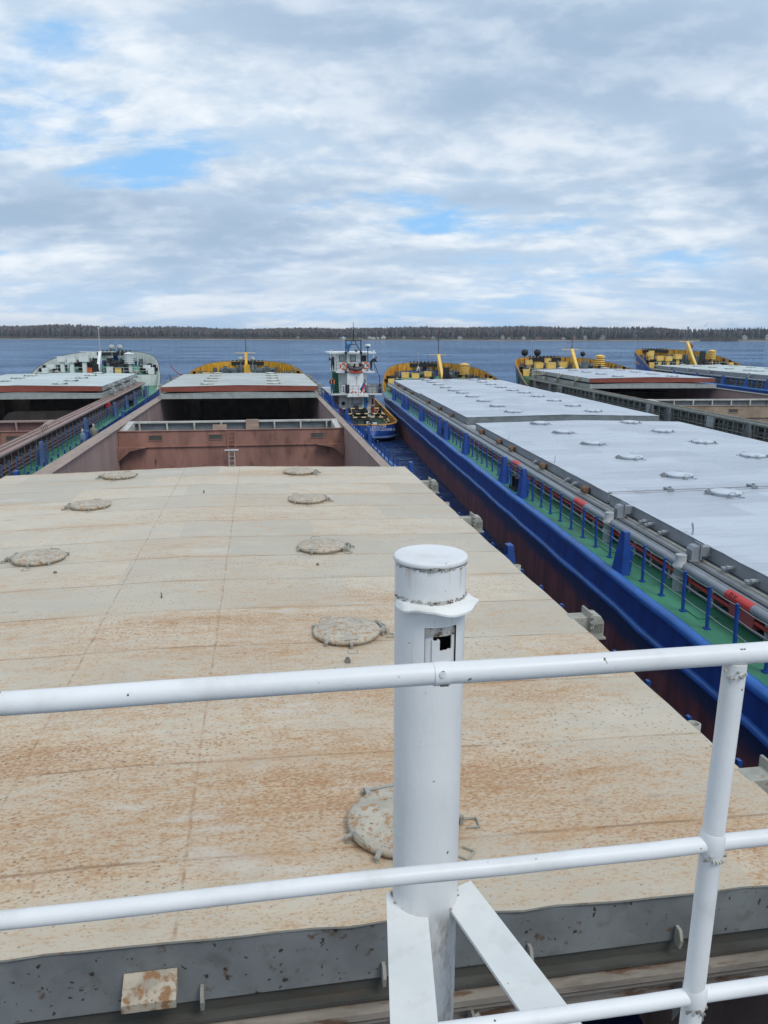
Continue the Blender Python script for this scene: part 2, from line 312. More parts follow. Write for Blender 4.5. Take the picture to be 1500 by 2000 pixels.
run = t.math('MULTIPLY', t.ramp(t.noise(t.scale(co, (1, 1, 0.05)), 26.0, 5, 0.6), 0.56, 0.70), t.ramp(z, 8.45, 8.86)); run = t.math('MULTIPLY', run, t.math('LESS_THAN', z, 8.88))
run2 = t.math('MULTIPLY', t.ramp(t.noise(t.scale(co, (1, 1, 0.06)), 30.0, 5, 0.6), 0.56, 0.72), t.ramp(z, 8.93, 9.02))
col = t.mix(t.math('MULTIPLY', t.math('ADD', run, run2), 0.55), col, (0.50, 0.37, 0.21))
low = t.math('MULTIPLY', t.ramp(z, 7.88, 7.80), t.ramp(t.noise(t.scale(co, (1, 1, 0.4)), 13.0, 8, 0.66), 0.42, 0.66))
col = t.mix(t.math('MULTIPLY', low, 0.75), col, (0.19, 0.165, 0.13))
t.l.new(col, b.inputs['Base Color']); b.inputs['Roughness'].default_value = 0.42
t.l.new(t.bump(t.math('ADD', t.noise(co, 16.0, 4), t.math('MULTIPLY', t.noise(t.scale(co, (1, 1, 0.1)), 60.0, 3), 0.4)), 0.22, 0.01), b.inputs['Normal'])
cover_mat('cover_white', (0.56, 0.595, 0.64), (0.42, 0.45, 0.495), rough=0.36, speck=0.10, seam=0.45, streaks=0.48, spec=0.5, lx=(0.0,))
cover_mat('cover_pale', (0.53, 0.545, 0.505), (0.40, 0.415, 0.385), rough=0.55, speck=0.2, seam=0.35, streaks=0.35)
cover_mat('cover_mint', (0.60, 0.65, 0.62), (0.45, 0.50, 0.47), rough=0.45, speck=0.1, seam=0.3, streaks=0.3)

# water: small wind waves over a dark body
t, b = new_mat('river_water')
co = t.add('ShaderNodeTexCoord').outputs['Object']
wv = t.scale(co, (0.62, 1.0, 1.0))
n0 = t.noise(t.vmath('ADD', wv, (31, 5, 0)), 0.045, 4, 0.55); n1 = t.noise(wv, 0.17, 4, 0.55); n2 = t.noise(t.vmath('ADD', wv, (3, 1, 0)), 0.75, 6, 0.58); n3 = t.noise(t.vmath('ADD', wv, (8, 4, 0)), 2.8, 4, 0.55)
n15 = t.noise(t.vmath('ADD', wv, (13, 9, 0)), 0.36, 4, 0.55)
h = t.math('ADD', t.math('ADD', t.math('MULTIPLY', n0, 1.9), t.math('MULTIPLY', n1, 0.85)), t.math('ADD', t.math('MULTIPLY', n15, 0.46), t.math('ADD', t.math('MULTIPLY', n2, 0.34), t.math('MULTIPLY', n3, 0.075))))
nb = t.bump(h, 1.0, 1.15)
gust = t.noise(t.scale(co, (0.35, 1.0, 1.0)), 0.03, 6, 0.6); ro = t.ramp(gust, 0.35, 0.65, 0.03, 0.13)
body = t.add('ShaderNodeBsdfDiffuse', {'Color': (0.017, 0.042, 0.150, 1)})
gl = t.add('ShaderNodeBsdfGlossy', {'Color': (0.72, 0.90, 1.0, 1), 'Roughness': ro, 'Normal': nb})
fr = t.add('ShaderNodeFresnel', {'IOR': 1.333, 'Normal': nb})
mx = t.add('ShaderNodeMixShader', {0: fr.outputs[0], 1: body.outputs[0], 2: gl.outputs[0]})
t.n.remove(b); t.l.new(mx.outputs[0], [n_ for n_ in t.n if n_.type == 'OUTPUT_MATERIAL'][0].inputs[0])

# ---------------------------------------------------------------- mesh builder
class MB:
    def __init__(s, off=(0, 0, 0)): s.v = []; s.f = []; s.sm = []; s.mi = []; s.off = off; s.cur = 0
    def add(s, vs, fs, smooth=False):
        b0 = len(s.v); o = s.off
        s.v += [(p[0] + o[0], p[1] + o[1], p[2] + o[2]) for p in vs]
        for fc in fs: s.f.append(tuple(i + b0 for i in fc)); s.sm.append(smooth); s.mi.append(s.cur)
        return s
    def box(s, c, d, rz=0.0, taper=1.0, ty=None):
        x, y, z = d[0] / 2, d[1] / 2, d[2] / 2; ca, sa = math.cos(rz), math.sin(rz); ty = taper if ty is None else ty
        vs = []
        for k in (-1, 1):
            fx, fy = (1, 1) if k < 0 else (taper, ty)
            for i, j in ((-1, -1), (1, -1), (1, 1), (-1, 1)):
                a, e = i * x * fx, j * y * fy
                vs.append((c[0] + a * ca - e * sa, c[1] + a * sa + e * ca, c[2] + k * z))
        return s.add(vs, [(3, 2, 1, 0), (4, 5, 6, 7), (0, 1, 5, 4), (1, 2, 6, 5), (2, 3, 7, 6), (3, 0, 4, 7)])
    def bb(s, x0, x1, y0, y1, z0, z1): return s.box(((x0 + x1) / 2, (y0 + y1) / 2, (z0 + z1) / 2), (abs(x1 - x0), abs(y1 - y0), abs(z1 - z0)))
    def tube(s, path, r, n=8, r2=None, caps=True):
        P = [Vector(p) for p in path]; rings = []; b = []
        for i, p in enumerate(P):
            dv = (P[min(i + 1, len(P) - 1)] - P[max(i - 1, 0)]).normalized()
            a = Vector((0, 0, 1)) if abs(dv.z) < 0.95 else Vector((0, 1, 0))
            u = dv.cross(a).normalized(); v = u.cross(dv)
            rr = r if r2 is None else r + (r2 - r) * i / (len(P) - 1)
            rings += [tuple(p + u * rr * math.cos(2 * math.pi * k / n) + v * rr * math.sin(2 * math.pi * k / n)) for k in range(n)]
        fs = []
        for i in range(len(P) - 1):
            for k in range(n): fs.append((i * n + k, i * n + (k + 1) % n, (i + 1) * n + (k + 1) % n, (i + 1) * n + k))
        s.add(rings, fs, n > 5)
        if caps: s.add(rings[:n], [tuple(range(n))][::1]); s.add(rings[-n:], [tuple(range(n - 1, -1, -1))])
        return s
    def bar(s, a, c, w, h, upv=(0, 0, 1)):
        a = Vector(a); c = Vector(c); dv = (c - a).normalized(); upv = Vector(upv)
        if abs(dv.dot(upv)) > 0.99: upv = Vector((0, 1, 0))
        u = dv.cross(upv).normalized() * w / 2; v = u.cross(dv).normalized() * h / 2
        vs = [tuple(p + i * u + j * v) for p in (a, c) for i, j in ((-1, -1), (1, -1), (1, 1), (-1, 1))]
        return s.add(vs, [(3, 2, 1, 0), (4, 5, 6, 7), (0, 1, 5, 4), (1, 2, 6, 5), (2, 3, 7, 6), (3, 0, 4, 7)])
    def lathe(s, prof, c=(0, 0, 0), n=20, axis='z', smooth=True, closed=True):
        vs = []; fs = []
        for r, z in prof:
            for k in range(n):
                a = 2 * math.pi * k / n; p = (r * math.cos(a), r * math.sin(a), z)
                if axis == 'x': p = (p[2], p[0], p[1])
                if axis == 'y': p = (p[0], p[2], p[1])
                vs.append((p[0] + c[0], p[1] + c[1], p[2] + c[2]))
        for i in range(len(prof) - 1):
            for k in range(n): fs.append((i * n + k, i * n + (k + 1) % n, (i + 1) * n + (k + 1) % n, (i + 1) * n + k))
        s.add(vs, fs, smooth)
        if closed:
            s.add(vs[:n], [tuple(range(n - 1, -1, -1))]); s.add(vs[-n:], [tuple(range(n))])
        return s
    def prism(s, poly, axis, a, b):
        """poly of 2-D points extruded along an axis: x -> (y,z), y -> (x,z), z -> (x,y)"""
        def pt(q, h): return {'x': (h, q[0], q[1]), 'y': (q[0], h, q[1]), 'z': (q[0], q[1], h)}[axis]
        n = len(poly); vs = [pt(q, a) for q in poly] + [pt(q, b) for q in poly]
        return s.add(vs, [tuple(range(n - 1, -1, -1)), tuple(range(n, 2 * n))] + [(i, (i + 1) % n, n + (i + 1) % n, n + i) for i in range(n)])
    def torus(s, c, R0, r, axis='y', n=20, m=8, a0=0.0, a1=2 * math.pi):
        full = abs(a1 - a0 - 2 * math.pi) < 1e-4; N = n if full else n + 1; vs = []; fs = []
        for i in range(N):
            a = a0 + (a1 - a0) * i / n
            for k in range(m):
                bb = 2 * math.pi * k / m; q = R0 + r * math.cos(bb); p = (q * math.cos(a), r * math.sin(bb), q * math.sin(a))
                if axis == 'z': p = (p[0], p[2], p[1])
                if axis == 'x': p = (p[1], p[0], p[2])
                vs.append((p[0] + c[0], p[1] + c[1], p[2] + c[2]))
        for i in range(n):
            for k in range(m):
                j = (i + 1) % N; fs.append((i * m + k, i * m + (k + 1) % m, j * m + (k + 1) % m, j * m + k))
        return s.add(vs, fs, True)
    def build(s, name, mats, parent=None, loc=None):
        me = bpy.data.meshes.new(name); me.from_pydata(s.v, [], s.f)
        mats = mats if isinstance(mats, (list, tuple)) else [mats]
        for q in mats: me.materials.append(M[q])
        me.polygons.foreach_set('use_smooth', s.sm); me.polygons.foreach_set('material_index', s.mi)
        import bmesh
        bm = bmesh.new(); bm.from_mesh(me); bmesh.ops.recalc_face_normals(bm, faces=bm.faces[:]); bm.to_mesh(me); bm.free()
        me.update()
        o = bpy.data.objects.new(name, me); COL.objects.link(o)
        if parent: o.parent = parent
        if loc: o.location = loc
        return o
def tag(o, label=None, cat=None, group=None, kind=None):
    if label: o['label'] = label
    if cat: o['category'] = cat
    if group: o['group'] = group
    if kind: o['kind'] = kind
    return o
def empty(name, loc, rz=0.0):
    o = bpy.data.objects.new(name, None); COL.objects.link(o); o.location = loc; o.rotation_euler = (0, 0, rz); o.empty_display_size = 0.5
    return o
def dup(o, loc=None, parent=None, rz=None):
    c = o.copy(); COL.objects.link(c)
    if parent is not None: c.parent = parent
    if loc is not None: c.location = loc
    if rz is not None: c.rotation_euler = (0, 0, rz)
    return c
def text_mesh(body, size, mat, name, parent, loc, rot, ext=0.004, align='CENTER'):
    cu = bpy.data.curves.new(name, 'FONT'); cu.body = body; cu.size = size; cu.extrude = ext; cu.align_x = align; cu.align_y = 'CENTER'; cu.resolution_u = 2
    tmp = bpy.data.objects.new(name, cu); COL.objects.link(tmp)
    me = bpy.data.meshes.new_from_object(tmp.evaluated_get(bpy.context.evaluated_depsgraph_get()))
    bpy.data.objects.remove(tmp)
    me.materials.clear(); me.materials.append(M[mat])
    o = bpy.data.objects.new(name, me); COL.objects.link(o)
    o.parent = parent; o.location = loc; o.rotation_euler = rot
    return o
# ---------------------------------------------------------------- setting: water, far shore
def frame_pt(u, D):       # u metres to the right, D metres ahead, along the view azimuth
    a = R(YAW); return (u * math.cos(a) + D * math.sin(a), -u * math.sin(a) + D * math.cos(a))
wb = MB(); q = 4000
wb.add([(-q, -q, 0), (q, -q, 0), (q, q, 0), (-q, q, 0)], [(0, 1, 2, 3)])
tag(wb.build('water', 'river_water'), kind='structure')

def shore_D(u): return 1390 + 26 * math.sin(u / 71.0) + 17 * math.sin(u / 23.0 + 1) + (60 if u > 560 else 0) * min(1, (u - 560) / 40.0 if u > 560 else 0) - 0.02 * abs(u)
t, b = new_mat('shore_ground')
co = t.add('ShaderNodeTexCoord').outputs['Object']; x, y, z = t.sep(co)
n = t.noise(co, 0.02, 6, 0.6)
c = t.mix(t.ramp(n, 0.35, 0.65), (0.115, 0.082, 0.048), (0.075, 0.07, 0.036))
c = t.mix(t.ramp(t.math('ADD', z, t.math('MULTIPLY', n, 2.4)), 2.3, 1.7), c, (0.30, 0.245, 0.19))
t.l.new(c, b.inputs['Base Color']); b.inputs['Roughness'].default_value = 0.9
g = MB(); vs = []; fs = []; us = [-1500 + 20 * i for i in range(151)]; prof = [(0, -0.6), (6, 0.25), (16, 0.9), (34, 1.6), (80, 2.9), (150, 4.2), (420, 9), (900, 13)]
for u in us:
    for dd, z in prof:
        X, Y = frame_pt(u, shore_D(u) + dd); vs.append((X, Y, z + rnd.uniform(-.15, .15)))
k = len(prof)
for i in range(len(us) - 1):
    for j in range(k - 1): fs.append((i * k + j, (i + 1) * k + j, (i + 1) * k + j + 1, i * k + j + 1))
g.add(vs, fs, True); tag(g.build('shore_terrain', 'shore_ground'), kind='structure')

for nm, c1, c2 in (('birch_wood', (0.105, 0.080, 0.066), (0.155, 0.122, 0.102)), ('pine_wood', (0.036, 0.046, 0.038), (0.060, 0.066, 0.054)), ('grey_wood', (0.105, 0.10, 0.095), (0.16, 0.15, 0.14)), ('willow_scrub', (0.100, 0.082, 0.050), (0.165, 0.135, 0.085)), ('trunk_pale', (0.24, 0.22, 0.20), (0.34, 0.32, 0.30))):
    t, b = new_mat(nm); co = t.add('ShaderNodeTexCoord').outputs['Object']
    n = t.noise(co, 0.13, 4, 0.7); t.l.new(t.mix(t.ramp(n, 0.35, 0.65), c1, c2), b.inputs['Base Color']); b.inputs['Roughness'].default_value = 0.95; b.inputs['Specular IOR Level'].default_value = 0.1
def spindle(mb, X, Y, z, h, r, conifer, n=6):
    lv = [(0.12, 0.45), (0.28, 1.0), (0.58, 0.78), (0.84, 0.45), (1.0, 0.08)] if conifer else [(0.15, 0.40), (0.40, 0.9), (0.68, 1.05), (0.90, 0.75), (1.0, 0.25)]
    vs = []; fs = []; a0 = rnd.random() * 6
    for i, (t_, w_) in enumerate(lv):
        for k in range(n):
            a = a0 + 2 * math.pi * k / n; rr = r * w_ * rnd.uniform(0.55, 1.35)
            vs.append((X + rr * math.cos(a), Y + rr * math.sin(a), z + h * (t_ + rnd.uniform(-.04, .04))))
    for i in range(len(lv) - 1):
        for k in range(n):
            if rnd.random() < (0.93 if conifer else 0.82): fs.append((i * n + k, i * n + (k + 1) % n, (i + 1) * n + (k + 1) % n, (i + 1) * n + k))
    mb.add(vs, fs)
fw = MB()
def conif(u): return 0.12 + 0.42 * max(0, math.sin(u / 97.0 + 0.6)) ** 2 + (0.38 if -420 < u < -40 else 0) * 0.55 + (0.45 if u > 330 else 0)
for row in range(9):
    D0 = 62 + row * 19
    u = -900.0
    while u < 900:
        u += rnd.uniform(1.6, 3.4) * (1.0 if row < 6 else 1.25)
        D = shore_D(u) + D0 + rnd.uniform(-9, 9)
        if row < 2 and (-60 < u < 60 or 150 < u < 330 or u > 560) and rnd.random() < 0.8: continue
        con = rnd.random() < conif(u) * (0.45 + 0.14 * row)
        hh = 0.86 + 0.10 * math.sin(u / 140.0) + 0.05 * math.sin(u / 37.0) + (0.14 if u > 380 else 0)
        h = (rnd.uniform(15.5, 18.0) + row * 0.75) * hh * (rnd.uniform(.92, 1.0) if con else 1.0); zg = 2.6 + D0 * 0.012
        X, Y = frame_pt(u, D); fw.cur = 1 if con else (0 if rnd.random() < 0.62 else 2)
        spindle(fw, X, Y, zg, h, rnd.uniform(1.6, 2.6) if con else rnd.uniform(1.5, 3.0), con)
        if not con and rnd.random() < 0.35:
            fw.cur = 4; fw.bar((X, Y - 1.2, zg), (X + rnd.uniform(-.6, .6), Y - 1.2, zg + h * 0.72), 0.34, 0.34)
        elif not con:
            fw.cur = 0; fw.bar((X, Y, zg), (X, Y, zg + h * 0.5), 0.3, 0.3)
tag(fw.build('forest', ['birch_wood', 'pine_wood', 'grey_wood', 'willow_scrub', 'trunk_pale']), kind='stuff')
sb = MB()
def clump(mb, X, Y, z, r, h, n=70):
    for _ in range(n):
        a = rnd.random() * 6.283; q = math.sqrt(rnd.random()); e = rnd.random()
        px_ = X + r * q * math.cos(a); py_ = Y + r * q * math.sin(a); top = h * (1 - 0.75 * q * q)
        zc = z + e * top; s_ = rnd.uniform(0.5, 1.3) * (0.6 + r * 0.05)
        v = [(px_ + rnd.uniform(-s_, s_), py_ + rnd.uniform(-s_, s_), max(z * 0.3, zc + rnd.uniform(-s_, s_))) for _ in range(4)]
        mb.add(v, [(0, 1, 2), (0, 2, 3), (0, 1, 3), (1, 2, 3)])
u = -880.0
while u < 880:
    u += rnd.uniform(3, 8)
    if 560 < u < 760 and rnd.random() < 0.75: continue
    D = shore_D(u) + (rnd.uniform(20, 60) if u < 215 else rnd.uniform(44, 80)); X, Y = frame_pt(u, D)
    clump(sb, X, Y, 1.3, rnd.uniform(3.5, 7.5), rnd.uniform(2.8, 7.5), 40)
tag(sb.build('shore_scrub', 'willow_scrub'), kind='stuff')
def pix_u(x, D): return (x - 750) / 1500.0 * D / math.cos(R(PITCH)) * 0.978
D = 1372; wt = empty('willow_thicket', (*frame_pt(pix_u(1388, D), D), 0.2))
wm = MB()
for i in range(16):
    uu = rnd.uniform(-31, 30); clump(wm, uu, rnd.uniform(-7, 9), 0.0, rnd.uniform(5, 9), 14.5 * (1 - abs((uu - 2) / 46.0) ** 2) * rnd.uniform(0.7, 1.0), 130)
wm.build('foliage', 'willow_scrub', wt)
tag(wt, 'large round bare willow thicket at the water edge on the right of the far shore', 'bush')

houses = [(672, 661, 'blue'), (668, 660, 'w'), (706, 660, 'w'), (714, 662, 'b'), (722, 660, 'w'), (729, 661, 'w'), (737, 661, 'w'), (748, 658, 'w'), (787, 657, 'w'), (823, 658, 'b'), (842, 658, 'w'), (862, 656, 'w'), (893, 658, 'w'), (974, 655, 'w'), (986, 659, 'w'), (1014, 657, 'w'), (1042, 657, 'red'), (1090, 659, 'w'), (1108, 656, 'red'), (1131, 655, 'w'), (1163, 656, 'w'), (586, 660, 'w'), (1433, 650, 'w'), (1481, 649, 'big'), (1499, 649, 'blueb')]
for i, (px_, py_, kd) in enumerate(houses):
    D = shore_D(pix_u(px_, 1420)) + rnd.uniform(40, 58); uu = pix_u(px_, D); zb = max(1.6, CAMZ - (py_ + 3 - 652.5) / 1500.0 * D * 0.95)
    zb = min(zb, 5.0); s_ = 1.5 if kd in ('big', 'blueb') else rnd.uniform(0.7, 1.1)
    h = empty('village_house', (*frame_pt(uu, D), zb), -R(YAW) + rnd.uniform(-.5, .5))
    wmb = MB(); wmb.bb(-4 * s_, 4 * s_, -3 * s_, 3 * s_, -3, 3.2 * s_); wmb.prism([(-4 * s_, 3.2 * s_), (4 * s_, 3.2 * s_), (0, 5.8 * s_)], 'y', -2.98 * s_, 2.98 * s_)
    wmb.build('wall', 'house_brown' if kd in ('b', 'red') else 'house_white' if (690 < px_ < 760 or kd in ('big', 'blueb', 'blue')) else 'house_grey', h)
    rf = MB()
    for sg in (-1, 1): rf.bar((sg * 2.25 * s_, -3.5 * s_, 4.55 * s_), (sg * 2.25 * s_, 3.5 * s_, 4.55 * s_), 5.6 * s_, 0.25, (sg * 0.55, 0, 0.84))
    rf.build('roof', {'blue': 'roof_blue', 'blueb': 'roof_blue', 'red': 'roof_red'}.get(kd, 'roof_grey' if rnd.random() < .8 else 'house_white'), h)
    if kd == 'blueb': tag(h, 'large pale house with bright blue roof, at the far right of the shore', 'house')
    elif kd == 'big': tag(h, 'big white gabled house on the far shore right of the willow thicket', 'house')
    elif kd == 'blue': tag(h, 'small house with blue roof on far shore just left of the tug mast', 'house')
    elif kd == 'red': tag(h, 'reddish brown village house among bare trees on the far shore', 'house', 'village houses with red roofs')
    elif kd == 'b': tag(h, 'dark brown village house by the water on the far shore', 'house', 'dark village houses')
    else: tag(h, 'small pale village house under the trees on the far shore', 'house', 'pale village houses')
for px_, hh in ((706, 15), (712, 11), (862, 14), (868, 13), (1032, 14), (1066, 12), (1098, 13), (1103, 12), (1140, 14), (934, 12)):
    D = shore_D(pix_u(px_, 1420)) + rnd.uniform(34, 40); t_ = empty('spruce_tree', (*frame_pt(pix_u(px_, D), D), 2.0))
    cm = MB(); spindle(cm, 0, 0, 0, hh, 3.0, True, 9); spindle(cm, 0, 0, 0, hh * .9, 2.6, True, 9); cm.build('crown', 'pine_wood', t_)
    tm = MB(); tm.tube([(0, 0, -.5), (0, 0, hh * .7)], .3, 6); tm.build('trunk', 'birch_wood', t_)
    tag(t_, 'lone dark spruce standing beside village houses on the far shore', 'tree', 'dark spruces by the village')

# ---------------------------------------------------------------- ship pieces
def lid_mesh(name, mats):
    l = MB()
    l.lathe([(0.47, 0.0), (0.47, 0.06)], n=32)
    l.lathe([(0.505, 0.06), (0.525, 0.072), (0.525, 0.118), (0.505, 0.132), (0.42, 0.147), (0.28, 0.17), (0.12, 0.182), (0.01, 0.184)], n=32)
    l.cur = 1
    for k in range(6):
        a = R(25 + 60 * k + (12 if k % 2 else -8)); c, s_ = math.cos(a), math.sin(a)
        l.bar((0.47 * c, 0.47 * s_, 0.125), (0.60 * c, 0.60 * s_, 0.085), 0.045, 0.022)
        l.bar((0.575 * c, 0.575 * s_, 0.0), (0.575 * c, 0.575 * s_, 0.105), 0.035, 0.035)
        l.tube([(0.62 * c - .07 * s_, 0.62 * s_ + .07 * c, 0.015), (0.74 * c - .07 * s_, 0.74 * s_ + .07 * c, 0.02), (0.74 * c + .07 * s_, 0.74 * s_ - .07 * c, 0.02), (0.62 * c + .07 * s_, 0.62 * s_ - .07 * c, 0.015)], 0.013, 5)
    for sg in (-1, 1):
        l.prism([(0.44, 0.10), (0.58, 0.13), (0.64, 0.09), (0.66, 0.0), (0.60, 0.0), (0.57, 0.07)], 'y', sg * 0.17 - 0.022, sg * 0.17 + 0.022)
    l.tube([(0.60, -.22, 0.08), (0.60, .22, 0.08)], 0.02, 7)
    l.tube([(-0.30, 0.44, 0.11), (-0.27, 0.47, 0.17), (-0.10, 0.51, 0.17), (-0.07, 0.48, 0.11)], 0.010, 5)
    l.tube([(-0.22, -0.45, 0.11), (-0.20, -0.47, 0.14), (0.0, -0.49, 0.14), (0.02, -0.48, 0.11)], 0.012, 5)
    return l
def bracket_mesh():                      # lifting arm on a cover edge, pointing to +x, capped with a louvred box
    l = MB()
    l.bb(-0.02, 0.30, -0.13, 0.13, -0.16, 0.10)
    l.bb(0.30, 0.335, -0.20, 0.20, -0.24, 0.20)
    l.prism([(0.335, -0.26), (0.56, -0.26), (0.56, 0.02), (0.50, 0.12), (0.335, 0.14)], 'y', -0.16, 0.16)
    l.bb(0.33, 0.60, -0.19, 0.19, -0.29, -0.26)
    l.cur = 1
    for k in range(6): l.bar((0.37 + k * .032, -0.163, -0.18 + 0.0), (0.41 + k * .025, -0.163, -0.02), 0.012, 0.006, (0, 1, 0))
    for k in range(5): l.bar((0.562, -0.12 + k * 0.055, -0.19), (0.562, -0.09 + k * 0.055, -0.01), 0.014, 0.006, (1, 0, 0))
    for zz_ in (-.1, 0.0, 0.1): l.box((0.318, -0.205, zz_), (0.05, 0.02, 0.04))
    return l
def cover_mesh(y0, y1, zb, zt, hw=6.87, camber=0.14, nx=28, ny=26, jit=0.006):
    l = MB(); vs = []; fs = []
    for j in range(ny + 1):
        for i in range(nx + 1):
            x = -hw + 2 * hw * i / nx; y = y0 + (y1 - y0) * j / ny
            e = i in (0, nx) or j in (0, ny)
            vs.append((x + (rnd.uniform(-.012, .012) if i in (0, nx) else 0), y + (rnd.uniform(-.014, .014) if j in (0, ny) else 0), zt + camber * (1 - abs(x) / hw) + rnd.uniform(-jit, jit) * (1.0 if e else 0.6)))
    for j in range(ny):
        for i in range(nx): a = j * (nx + 1) + i; fs.append((a, a + 1, a + nx + 2, a + nx + 1))
    l.add(vs, fs, True)
    l.cur = 1; th = 0.02                       # the sheet's own edge, then side plates set a little in
    rim = [j * 0 + i for i in range(nx + 1)] + [j * (nx + 1) + nx for j in range(1, ny + 1)] + [ny * (nx + 1) + i for i in range(nx - 1, -1, -1)] + [j * (nx + 1) for j in range(ny - 1, 0, -1)]
    top = [vs[i] for i in rim]; low = [(p[0], p[1], p[2] - th) for p in top]; n = len(rim)
    l.add(top + low, [(i, (i + 1) % n, n + (i + 1) % n, n + i) for i in range(n)])
    ins = 0.02
    for sg in (-1, 1): l.bb(sg * (hw - ins), sg * (hw - ins - 0.03), y0 + 0.06, y1 - 0.06, zb, zt - th)
    l.cur = 2
    for yy_, sg in ((y0 + ins, 1), (y1 - ins, -1)):
        a, b_ = (yy_, yy_ + 0.03 * sg); e = hw - ins - .001
        l.prism([(-e, zb), (e, zb), (e, zt - th), (0, zt + camber - th), (-e, zt - th)], 'y', a, b_)
    l.cur = 1
    l.bb(-hw + 0.08, hw - 0.08, y0 + 0.10, y1 - 0.10, zb + 0.02, zb + 0.05)
    return l

def half_width(P, y):
    t_ = max(0.0, (y - P['yf']) / (P['yt'] - P['yf']));  t_ = min(1, t_)
    return P['hb'] * max(0.0, 1 - t_ ** 2.35) ** (1 / P.get('pw', 2.2))
def bul_top(P, y):
    if y < P['ysh']:
        t_ = max(0.0, (y - P['ysb']) / (P['ysh'] - P['ysb'])); return P['deck'] + .04 + (P['zs'] - P['deck'] - .04) * t_ ** 1.4
    t_ = min(1, max(0, (y - P['ysh']) / (P['yt'] - P['ysh']))); return P['zs'] + (P['zt'] - P['zs']) * t_ * (1.9 - 0.9 * t_)
def fc_deck(P, y):
    if y < P['ysh']: return P['deck']
    t_ = min(1, max(0, (y - P['ysh']) / (P['yt'] - P['ysh']))); return max(P['deck'] + .12, bul_top(P, y) - (0.75 + (P['zt'] - P['zs']) * 0.35 * t_ + 0.55 * min(1, t_ * 2.0)))
def stations(P):
    ys = [-24, -10, 0, 10, 20, 30, 40, 50, 60, 70, 80, P['yf']]
    for k in range(1, 27): ys.append(P['yf'] + (P['yt'] - P['yf']) * math.sin(k / 26.0 * math.pi / 2))
    return ys

